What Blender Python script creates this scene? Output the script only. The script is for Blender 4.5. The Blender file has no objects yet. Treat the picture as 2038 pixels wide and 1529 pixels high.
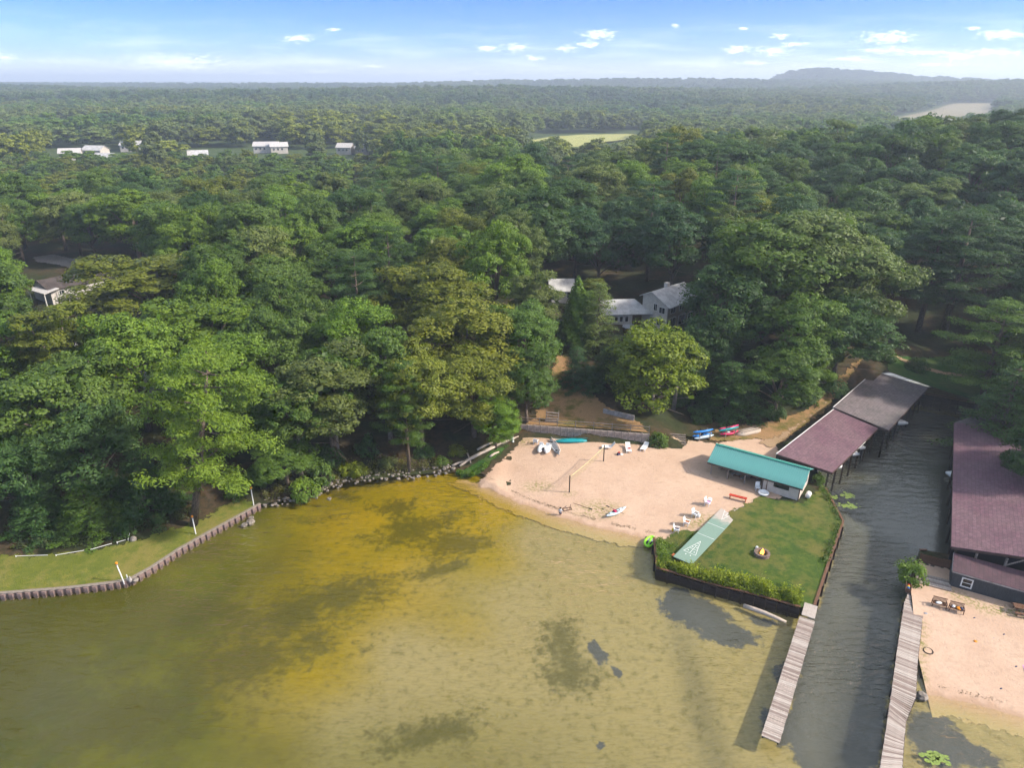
import bpy, math, random
import numpy as np
from mathutils import Vector, Matrix, geometry, noise as mnoise

# ---------------------------------------------------------------- camera
SC = bpy.context.scene
CAM_H, FPX, PCX, PCY = 46.0, 1400.0, 1019.0, 764.5
PITCH = math.atan((PCY - 160.0) / FPX)
cd = bpy.data.cameras.new('camera'); cam = bpy.data.objects.new('camera', cd)
SC.collection.objects.link(cam); SC.camera = cam
cd.sensor_width = 36.0; cd.lens = FPX / 2038.0 * 36.0; cd.clip_start = 0.5; cd.clip_end = 40000
cam.location = (0, 0, CAM_H); cam.rotation_euler = (math.pi / 2 - PITCH, 0, 0)

def ray(px, py):
    xr = (px - PCX) / FPX; yu = -(py - PCY) / FPX
    return (xr, math.cos(PITCH) + yu * math.sin(PITCH), -math.sin(PITCH) + yu * math.cos(PITCH))
def G(px, py, z=0.0):
    d = ray(px, py); t = (z - CAM_H) / d[2]
    return Vector((d[0] * t, d[1] * t, z))
def PROJ(x, y, z):
    dz = z - CAM_H; dep = y * math.cos(PITCH) - dz * math.sin(PITCH); up = y * math.sin(PITCH) + dz * math.cos(PITCH)
    return PCX + FPX * x / dep, PCY - FPX * up / dep

# ---------------------------------------------------------------- sun, sky, exposure
SKY = 0.15
SUN_EL, SUN_AZ = math.radians(36), math.radians(100)      # azimuth clockwise from +Y
sd = Vector((math.sin(SUN_AZ) * math.cos(SUN_EL), math.cos(SUN_AZ) * math.cos(SUN_EL), math.sin(SUN_EL)))
sl = bpy.data.lights.new('sun', 'SUN'); sl.energy = 3.6; sl.angle = math.radians(2.5); sl.color = (1.0, 0.925, 0.81)
so = bpy.data.objects.new('sun', sl); SC.collection.objects.link(so)
so.rotation_euler = sd.to_track_quat('Z', 'Y').to_euler(); so.location = sd * 300
vs = SC.view_settings; vs.view_transform = 'Standard'; vs.look = 'None'; vs.gamma = 1; vs.exposure = 1.0; vs.use_curve_mapping = False
cy = SC.cycles
cy.use_denoising = True
try: cy.denoiser = 'OPENIMAGEDENOISE'
except Exception: pass
cy.use_adaptive_sampling = True; cy.adaptive_threshold = 0.03; cy.adaptive_min_samples = 12
cy.max_bounces = 5; cy.diffuse_bounces = 2; cy.glossy_bounces = 2; cy.transmission_bounces = 3; cy.transparent_max_bounces = 8
cy.volume_bounces = 0; cy.sample_clamp_indirect = 4; cy.caustics_reflective = False; cy.caustics_refractive = False

W = bpy.data.worlds.new('World'); SC.world = W; W.use_nodes = True
W.cycles.sampling_method = 'MANUAL'; W.cycles.sample_map_resolution = 256
wn = W.node_tree; wn.nodes.clear()
def wnode(t, **k):
    n = wn.nodes.new(t)
    for a, b in k.items(): setattr(n, a, b)
    return n
def wl(a, b): wn.links.new(a, b)
sky = wnode('ShaderNodeTexSky', sky_type='NISHITA'); sky.sun_disc = False
sky.sun_elevation = SUN_EL; sky.sun_rotation = SUN_AZ; sky.altitude = 200; sky.air_density = 1.0; sky.dust_density = 0.6; sky.ozone_density = 1.6
tc = wnode('ShaderNodeTexCoord'); sx = wnode('ShaderNodeSeparateXYZ'); wl(tc.outputs['Generated'], sx.inputs[0])
ramp = wnode('ShaderNodeValToRGB'); wl(sx.outputs['Z'], ramp.inputs[0])
cr = ramp.color_ramp; cr.elements[0].position = 0.0; cr.elements[0].color = (0.85, 0.88, 1.0, 1)
cr.elements[1].position = 0.5; cr.elements[1].color = (2.5, 1.8, 1.25, 1)
for p, c in ((0.012, (0.62, 0.72, 0.96)), (0.03, (0.32, 0.47, 0.88)), (0.07, (0.19, 0.335, 0.80)), (0.115, (0.125, 0.26, 0.74)), (0.22, (0.55, 0.70, 0.98))):
    e = cr.elements.new(p); e.color = (c[0], c[1], c[2], 1)
mul = wnode('ShaderNodeMixRGB', blend_type='MULTIPLY'); mul.inputs[0].default_value = 1
wl(sky.outputs[0], mul.inputs[1]); wl(ramp.outputs[0], mul.inputs[2])
# clouds: small cumulus at fixed bearings low over the land, broken up with noise
def wm(op, a, b=None, c=None, clamp=False):
    n = wnode('ShaderNodeMath', operation=op, use_clamp=clamp)
    for i, v in enumerate((a, b, c)):
        if v is None: continue
        if isinstance(v, (int, float)): n.inputs[i].default_value = v
        else: wl(v, n.inputs[i])
    return n.outputs[0]
ysafe = wm('MAXIMUM', wm('ABSOLUTE', sx.outputs['Y']), 0.02)
cu = wm('DIVIDE', sx.outputs['X'], ysafe); cv = wm('DIVIDE', sx.outputs['Z'], ysafe)
uv = wnode('ShaderNodeCombineXYZ'); wl(cu, uv.inputs[0]); wl(cv, uv.inputs[1])
CL = [(345,124,100,17),(375,134,62,9),(595,76,30,8),(665,60,11,4),(970,96,24,7),(1027,94,27,9),(1058,115,22,6),(1190,69,36,10),(1172,88,24,6),
 (1127,96,24,6),(1467,99,30,9),(1553,71,18,6),(1537,101,38,9),(1580,88,28,6),(1768,74,58,13),(1765,100,58,7),(1825,104,62,7),(1910,110,44,11),
 (1995,68,54,10),(1975,103,60,8),(955,147,22,4),(535,146,38,4),(740,131,28,3),(1500,124,38,4),(1700,117,44,5),(2005,147,22,5),(5,113,22,8),
 (1120,150,40,3),(640,142,30,3),(1345,50,10,4),(1480,56,16,3),(900,150,40,3),(1640,140,60,3),(1230,143,35,3),(1860,128,60,4),(1940,55,16,5)]
best = None
for px, py, a, b in CL:
    a *= 1.25; b *= 1.25
    d = ray(px, py); u0, v0 = d[0] / d[1], d[2] / d[1]
    d2 = ray(px + a, py - b); ua, vb = abs(d2[0] / d2[1] - u0) + 1e-5, abs(d2[2] / d2[1] - v0) + 1e-5
    m = wnode('ShaderNodeVectorMath', operation='MULTIPLY_ADD'); wl(uv.outputs[0], m.inputs[0])
    m.inputs[1].default_value = (1 / ua, 1 / vb, 0); m.inputs[2].default_value = (-u0 / ua, -v0 / vb, 0)
    l = wnode('ShaderNodeVectorMath', operation='LENGTH'); wl(m.outputs[0], l.inputs[0])
    best = l.outputs['Value'] if best is None else wm('MINIMUM', best, l.outputs['Value'])
sc = wnode('ShaderNodeVectorMath', operation='MULTIPLY'); wl(uv.outputs[0], sc.inputs[0]); sc.inputs[1].default_value = (38, 120, 1)
nz = wnode('ShaderNodeTexNoise'); nz.inputs['Scale'].default_value = 2.4; nz.inputs['Detail'].default_value = 6; nz.inputs['Roughness'].default_value = 0.62; wl(sc.outputs[0], nz.inputs['Vector'])
dens = wm('ADD', wm('SUBTRACT', 1.0, best), wm('MULTIPLY', wm('SUBTRACT', nz.outputs[0], 0.52), 3.4))
cm = wm('MULTIPLY', wm('SMOOTHSTEP', dens, 0.0, 0.85) if False else wm('MULTIPLY', dens, 1.0, clamp=True), 0.85)
cm = wm('MULTIPLY', cm, wm('GREATER_THAN', sx.outputs['Y'], 0.0))
# thin veils of cloud low on every bearing
sc2 = wnode('ShaderNodeVectorMath', operation='MULTIPLY'); wl(uv.outputs[0], sc2.inputs[0]); sc2.inputs[1].default_value = (9, 75, 1)
nz2 = wnode('ShaderNodeTexNoise'); nz2.inputs['Scale'].default_value = 1.0; nz2.inputs['Detail'].default_value = 7; wl(sc2.outputs[0], nz2.inputs['Vector'])
veil = wm('MULTIPLY', wm('MULTIPLY', wm('SUBTRACT', nz2.outputs[0], 0.47), 2.0, clamp=True), wm('MULTIPLY', wm('SUBTRACT', 0.075, sx.outputs['Z']), 14.0, clamp=True))
cm = wm('MAXIMUM', cm, veil)
bg = wnode('ShaderNodeBackground'); bg.inputs[1].default_value = SKY; wl(mul.outputs[0], bg.inputs[0])
bgc = wnode('ShaderNodeBackground'); bgc.inputs[1].default_value = SKY; bgc.inputs[0].default_value = (6.4, 6.6, 7.0, 1)
mcl = wnode('ShaderNodeMixShader'); wl(cm, mcl.inputs[0]); wl(bg.outputs[0], mcl.inputs[1]); wl(bgc.outputs[0], mcl.inputs[2])
low = wm('MULTIPLY', wm('LESS_THAN', sx.outputs['Z'], 0.125), wm('GREATER_THAN', sx.outputs['Y'], 0.0))      # clouds lie low ahead; skip the sums elsewhere
msk = wnode('ShaderNodeMixShader'); wl(low, msk.inputs[0]); wl(bg.outputs[0], msk.inputs[1]); wl(mcl.outputs[0], msk.inputs[2])
wo = wnode('ShaderNodeOutputWorld'); wl(msk.outputs[0], wo.inputs[0])

# ---------------------------------------------------------------- helpers
COL = SC.collection
RNG = random.Random(7)
class MB:
    def __init__(s): s.v = []; s.f = []
    def add(s, vs, fs):
        o = len(s.v); s.v += [tuple(v) for v in vs]; s.f += [tuple(i + o for i in f) for f in fs]; return s
    def box(s, c, d, rz=0.0, M=None, taper=1.0):
        hx, hy, hz = d[0] / 2, d[1] / 2, d[2] / 2
        R = (M or Matrix.Rotation(rz, 3, 'Z')); c = Vector(c)
        vs = [c + R @ Vector((x * hx * (taper if z > 0 else 1), y * hy * (taper if z > 0 else 1), z * hz)) for x, y, z in
              ((-1,-1,-1),(1,-1,-1),(1,1,-1),(-1,1,-1),(-1,-1,1),(1,-1,1),(1,1,1),(-1,1,1))]
        return s.add(vs, [(0,3,2,1),(4,5,6,7),(0,1,5,4),(1,2,6,5),(2,3,7,6),(3,0,4,7)])
    def beam(s, a, b, w, h):
        a, b = Vector(a), Vector(b); d = b - a
        M = d.to_track_quat('X', 'Z').to_matrix()
        return s.box((a + b) / 2, (d.length, w, h), M=M)
    def tube(s, pts, rad, n=7, cap=True):
        pts = [Vector(p) for p in pts]; rad = rad if hasattr(rad, '__len__') else [rad] * len(pts)
        vs, fs = [], []
        for i, p in enumerate(pts):
            t = (pts[min(i + 1, len(pts) - 1)] - pts[max(i - 1, 0)]).normalized()
            q = t.to_track_quat('Z', 'Y').to_matrix()
            for k in range(n):
                a = 2 * math.pi * k / n; vs.append(p + q @ Vector((math.cos(a) * rad[i], math.sin(a) * rad[i], 0)))
        for i in range(len(pts) - 1):
            for k in range(n): fs.append((i * n + k, i * n + (k + 1) % n, (i + 1) * n + (k + 1) % n, (i + 1) * n + k))
        if cap: fs.append(tuple(range(n))[::-1]); fs.append(tuple((len(pts) - 1) * n + k for k in range(n)))
        return s.add(vs, fs)
    def prism(s, poly, off):       # 3D polygon extruded by vector off
        n = len(poly); off = Vector(off); p = [Vector(q) for q in poly]
        return s.add(p + [q + off for q in p], [tuple(range(n))[::-1], tuple(range(n, 2 * n))] + [(i, (i + 1) % n, n + (i + 1) % n, n + i) for i in range(n)])
    def lathe(s, prof, n=14, c=(0, 0, 0)):
        vs, fs = [], []
        for r, z in prof:
            for k in range(n):
                a = 2 * math.pi * k / n; vs.append((c[0] + r * math.cos(a), c[1] + r * math.sin(a), c[2] + z))
        for i in range(len(prof) - 1):
            for k in range(n): fs.append((i * n + k, i * n + (k + 1) % n, (i + 1) * n + (k + 1) % n, (i + 1) * n + k))
        return s.add(vs, fs)
    def mesh(s, name, mat, smooth=False):
        me = bpy.data.meshes.new(name); me.from_pydata([tuple(v) for v in s.v], [], s.f); me.update()
        if smooth: me.polygons.foreach_set('use_smooth', [True] * len(me.polygons))
        if mat: me.materials.append(mat)
        return me
    def build(s, name, mat, parent=None, smooth=False, label=None):
        o = bpy.data.objects.new(name, s.mesh(name, mat, smooth)); COL.objects.link(o); o.parent = parent
        if label: o['label'] = label
        return o
def put(me, name, parent=None, loc=(0, 0, 0), rz=0.0, scale=None):
    o = bpy.data.objects.new(name, me); COL.objects.link(o); o.parent = parent; o.location = loc; o.rotation_euler = (0, 0, rz)
    if scale: o.scale = scale
    return o
def tag(o, label, cat, group=None):
    o['label'] = label; o['category'] = cat
    if group: o['group'] = group
    return o
def thing(name, label, cat, loc=(0, 0, 0), rz=0.0, group=None):
    o = bpy.data.objects.new(name, None); COL.objects.link(o); o.location = loc; o.rotation_euler = (0, 0, rz); o.empty_display_size = 0.3
    return tag(o, label, cat, group)
def struct(o, label=None, kind='structure'):
    o['kind'] = kind
    if label: o['label'] = label
    return o
def heading(a, b): return math.atan2(b[1] - a[1], b[0] - a[0])

# ---------------------------------------------------------------- materials
class MT:
    def __init__(s, name):
        s.m = bpy.data.materials.new(name); s.m.use_nodes = True; s.t = s.m.node_tree; s.n = s.t.nodes
        s.b = s.n['Principled BSDF']; s.out = s.n['Material Output']
    def new(s, t, **k):
        n = s.n.new(t)
        for a, b in k.items(): setattr(n, a, b)
        return n
    def l(s, a, b): s.t.links.new(a, b)
    def pos(s, kind='world'):
        if kind == 'world': return s.new('ShaderNodeNewGeometry').outputs['Position']
        return s.new('ShaderNodeTexCoord').outputs['Object']
    def noise(s, vec, scale, detail=4, rough=0.55, stretch=None, rot=0):
        if stretch or rot:
            mp = s.new('ShaderNodeMapping'); mp.inputs['Scale'].default_value = stretch or (1, 1, 1); mp.inputs['Rotation'].default_value = (0, 0, rot); s.l(vec, mp.inputs[0]); vec = mp.outputs[0]
        n = s.new('ShaderNodeTexNoise'); n.inputs['Scale'].default_value = scale; n.inputs['Detail'].default_value = detail; n.inputs['Roughness'].default_value = rough
        s.l(vec, n.inputs['Vector']); return n.outputs[0]
    def math(s, op, a, b=None, c=None, clamp=False):
        n = s.new('ShaderNodeMath', operation=op, use_clamp=clamp)
        for i, v in enumerate((a, b, c)):
            if v is None: continue
            if isinstance(v, (int, float)): n.inputs[i].default_value = v
            else: s.l(v, n.inputs[i])
        return n.outputs[0]
    def rng(s, v, a, b, c=0.0, d=1.0):
        n = s.new('ShaderNodeMapRange'); n.interpolation_type = 'SMOOTHSTEP'; s.l(v, n.inputs[0])
        for i, x in enumerate((a, b, c, d)): n.inputs[i + 1].default_value = x
        return n.outputs[0]
    def mix(s, f, a, b, mode='MIX'):
        n = s.new('ShaderNodeMixRGB', blend_type=mode)
        for i, v in enumerate((f, a, b)):
            if isinstance(v, (int, float)): n.inputs[i].default_value = v
            elif isinstance(v, tuple): n.inputs[i].default_value = v + (1,) if len(v) == 3 else v
            else: s.l(v, n.inputs[i])
        return n.outputs[0]
    def attr(s, name, kind='GEOMETRY', out='Fac'):
        n = s.new('ShaderNodeAttribute'); n.attribute_name = name; n.attribute_type = kind; return n.outputs[out]
    def bump(s, h, strength=0.4, dist=0.05):
        n = s.new('ShaderNodeBump'); n.inputs['Strength'].default_value = strength; n.inputs['Distance'].default_value = dist
        s.l(h, n.inputs['Height']); s.l(n.outputs[0], s.b.inputs['Normal']); return n.outputs[0]
    def fin(s, col=None, rough=0.8, spec=0.3, metal=0.0):
        if col is not None:
            if isinstance(col, tuple): s.b.inputs['Base Color'].default_value = col + (1,)
            else: s.l(col, s.b.inputs['Base Color'])
        s.b.inputs['Roughness'].default_value = rough; s.b.inputs['Specular IOR Level'].default_value = spec; s.b.inputs['Metallic'].default_value = metal
        return s.m
    def fade(s, edge, vec, scale=1.2):      # ragged edge of a turf or sand sheet
        a = s.math('ADD', edge, s.math('MULTIPLY', s.math('SUBTRACT', s.noise(vec, scale, 6, 0.65), 0.5), 2.2))
        s.l(s.rng(a, 0.35, 0.6), s.b.inputs['Alpha'])
def simple(name, c, rough=0.6, var=0.25, scale=3.0, bump=0.0, spec=0.3, metal=0.0, stretch=None, c2=None):
    m = MT(name); p = m.pos('object'); n = m.noise(p, scale, 5, 0.6, stretch)
    d = c2 or tuple(x * (1 - var) for x in c); col = m.mix(m.rng(n, 0.35, 0.65), d, c)
    if bump: m.bump(n, bump, 0.02)
    return m.fin(col, rough, spec, metal)

M = {}
M['white_plastic'] = simple('white_plastic', (0.78, 0.78, 0.76), 0.4, 0.12)
M['grey_plastic'] = simple('grey_plastic', (0.25, 0.26, 0.28), 0.45, 0.25)
M['teal_hull'] = simple('teal_hull', (0.01, 0.26, 0.28), 0.35, 0.15)
M['blue_hull'] = simple('blue_hull', (0.03, 0.22, 0.62), 0.35, 0.15)
M['pale_hull'] = simple('pale_hull', (0.50, 0.62, 0.68), 0.4, 0.15)
M['pink_hull'] = simple('pink_hull', (0.62, 0.03, 0.12), 0.35, 0.15)
M['lime_hull'] = simple('lime_hull', (0.28, 0.68, 0.03), 0.4, 0.15)
M['dark'] = simple('dark', (0.012, 0.012, 0.014), 0.7)
M['glass'] = MT('window_glass').fin((0.012, 0.016, 0.02), 0.08, 0.6)
M['weathered_wood'] = simple('weathered_wood', (0.30, 0.25, 0.21), 0.85, 0.55, 2.5, 0.5, stretch=(1, 12, 4))
M['dock_wood'] = simple('dock_wood', (0.42, 0.35, 0.30), 0.85, 0.5, 2.2, 0.5, stretch=(1, 14, 4))
M['brown_wood'] = simple('brown_wood', (0.16, 0.08, 0.045), 0.75, 0.5, 3, 0.4, stretch=(2, 10, 6))
M['dark_wood'] = simple('dark_wood', (0.045, 0.032, 0.026), 0.85, 0.5, 3, 0.4, stretch=(2, 10, 6))
M['driftwood'] = simple('driftwood', (0.52, 0.43, 0.35), 0.9, 0.4, 3, 0.5, stretch=(2, 10, 10))
M['red_paint'] = simple('red_paint', (0.50, 0.045, 0.02), 0.55, 0.3)
M['rust_paint'] = simple('rust_paint', (0.45, 0.14, 0.05), 0.7, 0.4)
M['concrete'] = simple('concrete', (0.36, 0.33, 0.31), 0.9, 0.35, 1.6, 0.3)
M['wall_panel'] = simple('wall_panel', (0.42, 0.345, 0.285), 0.9, 0.45, 1.3, 0.4)
M['cream_siding'] = simple('cream_siding', (0.55, 0.47, 0.40), 0.8, 0.12, 2)
M['metal_green'] = simple('metal_green', (0.115, 0.33, 0.30), 0.38, 0.18, 0.8, spec=0.5)
M['metal_green_dark'] = simple('metal_green_dark', (0.03, 0.22, 0.17), 0.4, 0.15, 0.8, spec=0.5)
M['trim_brown'] = simple('trim_brown', (0.08, 0.05, 0.04), 0.7)
M['white_paint'] = simple('white_paint', (0.70, 0.69, 0.66), 0.55, 0.15)
M['steel_rust'] = simple('steel_rust', (0.22, 0.15, 0.13), 0.75, 0.55, 2.2, 0.4, c2=(0.10, 0.075, 0.08))
M['stone'] = simple('stone', (0.27, 0.235, 0.20), 0.9, 0.6, 2.0, 0.5)
M['fire_stone'] = simple('fire_stone', (0.22, 0.16, 0.13), 0.9, 0.5, 5.0, 0.5)
M['bark'] = simple('bark', (0.17, 0.13, 0.10), 0.95, 0.55, 2.5, 0.8, stretch=(5, 5, 1))
M['bark_pale'] = simple('bark_pale', (0.30, 0.25, 0.21), 0.95, 0.5, 2.5, 0.8, stretch=(5, 5, 1))
M['grey_siding'] = simple('grey_siding', (0.50, 0.47, 0.44), 0.8, 0.15, 2)
M['tan_siding'] = simple('tan_siding', (0.30, 0.26, 0.20), 0.8, 0.15, 2)
M['white_siding'] = simple('white_siding', (0.46, 0.42, 0.37), 0.8, 0.15, 1)
M['roof_pale'] = simple('roof_pale', (0.46, 0.45, 0.44), 0.9, 0.3, 0.9, 0.4)
M['roof_dark'] = simple('roof_dark', (0.075, 0.06, 0.055), 0.9, 0.4, 0.9, 0.4)
M['roof_white'] = simple('roof_white', (0.44, 0.42, 0.40), 0.6, 0.1, 0.9)
M['dark_siding'] = simple('dark_siding', (0.055, 0.058, 0.06), 0.85, 0.35, 2.2, 0.3, stretch=(8, 8, 1))
M['patio'] = simple('patio', (0.36, 0.22, 0.20), 0.85, 0.25, 4)
M['orange'] = simple('orange', (0.75, 0.26, 0.01), 0.5)
M['yellow'] = simple('yellow', (0.72, 0.52, 0.03), 0.5)
M['pink'] = simple('pink', (0.65, 0.30, 0.55), 0.8)
M['navy'] = simple('navy', (0.03, 0.04, 0.09), 0.7)
M['rope_yellow'] = simple('rope_yellow', (0.68, 0.55, 0.26), 0.7)
M['skin'] = simple('skin', (0.48, 0.28, 0.19), 0.55, 0.1)
M['hair'] = simple('hair', (0.02, 0.012, 0.008), 0.6)
M['shirt'] = simple('shirt', (0.74, 0.72, 0.68), 0.85)
M['blue'] = simple('blue', (0.03, 0.16, 0.45), 0.5)

def roof_shingle(name, c, c2, tint=None):
    m = MT(name); p = m.pos('object')
    br = m.new('ShaderNodeTexBrick'); br.inputs['Scale'].default_value = 1.0; br.inputs['Brick Width'].default_value = 0.62; br.inputs['Row Height'].default_value = 0.36
    br.inputs['Mortar Size'].default_value = 0.022; br.inputs['Mortar Smooth'].default_value = 0.4; br.inputs['Color1'].default_value = (1, 1, 1, 1); br.inputs['Color2'].default_value = (0.72, 0.72, 0.72, 1); br.inputs['Mortar'].default_value = (0.45, 0.45, 0.45, 1)
    m.l(p, br.inputs['Vector'])
    n = m.noise(p, 0.22, 6, 0.6); n2 = m.noise(p, 2.5, 5, 0.7)
    col = m.mix(m.rng(n, 0.38, 0.62), c, c2)
    col = m.mix(0.75, col, br.outputs[0], 'MULTIPLY'); col = m.mix(m.rng(n2, 0.3, 0.7, 0.0, 0.45), col, (0.05, 0.04, 0.04))
    m.bump(br.outputs['Fac'], -0.5, 0.02)
    return m.fin(col, 0.85, 0.3)
M['shingle_purple'] = roof_shingle('shingle_purple', (0.165, 0.082, 0.108), (0.195, 0.112, 0.130))
M['shingle_shaded'] = roof_shingle('shingle_shaded', (0.15, 0.135, 0.13), (0.20, 0.165, 0.17))  # purple shingles greyed, tree shade painted into their colour
M['shingle_plum'] = roof_shingle('shingle_plum', (0.085, 0.042, 0.055), (0.11, 0.06, 0.07))

def flame_mat():
    m = MT('flame'); e = m.new('ShaderNodeEmission'); e.inputs[0].default_value = (1.0, 0.42, 0.06, 1); e.inputs[1].default_value = 3.0
    m.l(e.outputs[0], m.out.inputs[0]); return m.m
M['flame'] = flame_mat()

def sand_mat():
    m = MT('sand'); p = m.pos(); sp = m.new('ShaderNodeSeparateXYZ'); m.l(p, sp.inputs[0])
    n1 = m.noise(p, 0.25, 6, 0.6); n2 = m.noise(p, 3.2, 6, 0.7); n3 = m.noise(p, 1.1, 4, 0.6)
    col = m.mix(m.rng(n1, 0.3, 0.7), (0.445, 0.305, 0.215), (0.50, 0.355, 0.255))
    col = m.mix(m.rng(n2, 0.45, 0.85, 0.0, 0.7), col, (0.37, 0.25, 0.175))
    fp = m.new('ShaderNodeTexVoronoi'); fp.inputs['Scale'].default_value = 2.3; m.l(p, fp.inputs['Vector']); n4 = m.noise(p, 0.9, 5, 0.6, (1, 2.2, 1), 0.3)
    col = m.mix(m.rng(n4, 0.50, 0.72, 0.0, 0.55), col, (0.38, 0.265, 0.19))
    weeds = m.math('MULTIPLY', m.attr('weed'), m.rng(n2, 0.45, 0.58)); col = m.mix(weeds, col, (0.16, 0.17, 0.03))
    zz = m.math('ADD', sp.outputs['Z'], m.math('MULTIPLY', m.math('SUBTRACT', n3, 0.5), 0.10))
    col = m.mix(m.rng(zz, 0.02, 0.10, 0.40, 0.0), col, (0.26, 0.155, 0.085))
    under = m.mix(m.rng(sp.outputs['X'], -1.0, 9.0), (0.29, 0.20, 0.03), (0.34, 0.265, 0.14)); col = m.mix(m.rng(zz, -0.16, 0.0, 1.0, 0.0), col, under)
    h = m.math('ADD', m.math('MULTIPLY', n2, 0.8), m.math('MULTIPLY', m.rng(fp.outputs[0], 0.0, 0.3), m.math('MULTIPLY', n4, 0.5))); m.bump(h, 0.6, 0.12)
    m.fade(m.attr('edge'), p)
    return m.fin(col, 0.95, 0.15)
M['sand'] = sand_mat()
def turf_mat(name, g1, g2, dry, amt, lo=0.45, hi=0.62):
    m = MT(name); p = m.pos()
    n1 = m.noise(p, 0.16, 5, 0.6); n2 = m.noise(p, 0.9, 6, 0.7); n3 = m.noise(p, 9.0, 4, 0.7)
    col = m.mix(m.rng(n2, 0.3, 0.7), g1, g2)
    dm = m.math('MULTIPLY', m.rng(m.math('ADD', m.math('MULTIPLY', n1, 0.6), m.math('MULTIPLY', n2, 0.4)), lo, hi), amt)
    dm = m.math('MAXIMUM', dm, m.math('MULTIPLY', m.attr('weed'), m.rng(n2, 0.35, 0.6)))
    col = m.mix(dm, col, dry); col = m.mix(m.rng(n3, 0.45, 0.75, 0.0, 0.55), col, tuple(x * 0.45 for x in g1))
    m.bump(n3, 0.8, 0.10); m.fade(m.attr('edge'), p)
    return m.fin(col, 0.9, 0.2)
M['turf'] = turf_mat('turf', (0.036, 0.075, 0.010), (0.072, 0.108, 0.014), (0.155, 0.13, 0.035), 0.75, 0.44, 0.62)
M['turf_dry'] = turf_mat('turf_dry', (0.10, 0.125, 0.016), (0.145, 0.16, 0.024), (0.22, 0.18, 0.05), 0.75)
M['turf_lush'] = turf_mat('turf_lush', (0.03, 0.085, 0.012), (0.045, 0.11, 0.016), (0.11, 0.10, 0.03), 0.4)
M['turf_brown'] = turf_mat('turf_brown', (0.11, 0.105, 0.022), (0.17, 0.13, 0.035), (0.32, 0.19, 0.09), 1.0, 0.40, 0.55)
M['path_dirt'] = turf_mat('path_dirt', (0.33, 0.22, 0.13), (0.40, 0.28, 0.17), (0.22, 0.15, 0.07), 0.5)
M['gravel'] = turf_mat('gravel', (0.24, 0.22, 0.20), (0.30, 0.27, 0.25), (0.15, 0.13, 0.10), 0.5)
M['field_green'] = turf_mat('field_green', (0.26, 0.28, 0.08), (0.32, 0.32, 0.11), (0.40, 0.35, 0.15), 0.6)
M['field_tan'] = turf_mat('field_tan', (0.20, 0.17, 0.10), (0.26, 0.21, 0.13), (0.14, 0.14, 0.06), 0.8)
def floor_mat():
    m = MT('forest_floor'); p = m.pos(); n1 = m.noise(p, 0.12, 6, 0.6); n2 = m.noise(p, 1.4, 6, 0.7)
    col = m.mix(m.rng(n1, 0.4, 0.6), (0.035, 0.045, 0.016), (0.075, 0.05, 0.028)); col = m.mix(m.rng(n2, 0.35, 0.75), col, (0.022, 0.026, 0.012))
    far = m.new('ShaderNodeSeparateXYZ'); m.l(p, far.inputs[0])
    col = m.mix(m.rng(far.outputs['Y'], 230, 420), col, m.mix(m.rng(n1, 0.35, 0.65), (0.035, 0.06, 0.02), (0.06, 0.085, 0.03)))
    m.bump(n2, 0.7, 0.15); return m.fin(col, 0.95, 0.15)
M['forest_floor'] = floor_mat()

def leaf_mat(name, inst=False, gloss=0.25):
    m = MT(name)
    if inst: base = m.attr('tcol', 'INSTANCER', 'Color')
    else: base = m.new('ShaderNodeObjectInfo').outputs['Color']
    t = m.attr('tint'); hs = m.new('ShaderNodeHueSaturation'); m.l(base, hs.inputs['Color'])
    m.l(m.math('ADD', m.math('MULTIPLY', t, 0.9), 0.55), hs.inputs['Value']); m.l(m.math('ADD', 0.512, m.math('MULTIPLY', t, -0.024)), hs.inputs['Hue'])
    m.fin(hs.outputs[0], 0.5, gloss)
    tr = m.new('ShaderNodeBsdfTranslucent'); tb = m.mix(0.6, hs.outputs[0], (0.10, 0.18, 0.014), 'MIX'); m.l(tb, tr.inputs[0])
    mx = m.new('ShaderNodeMixShader'); mx.inputs[0].default_value = 0.40
    m.l(m.b.outputs[0], mx.inputs[1]); m.l(tr.outputs[0], mx.inputs[2]); m.l(mx.outputs[0], m.out.inputs[0]); return m.m
M['leaf'] = leaf_mat('leaf'); M['leaf_far'] = leaf_mat('leaf_far', True)

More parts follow.
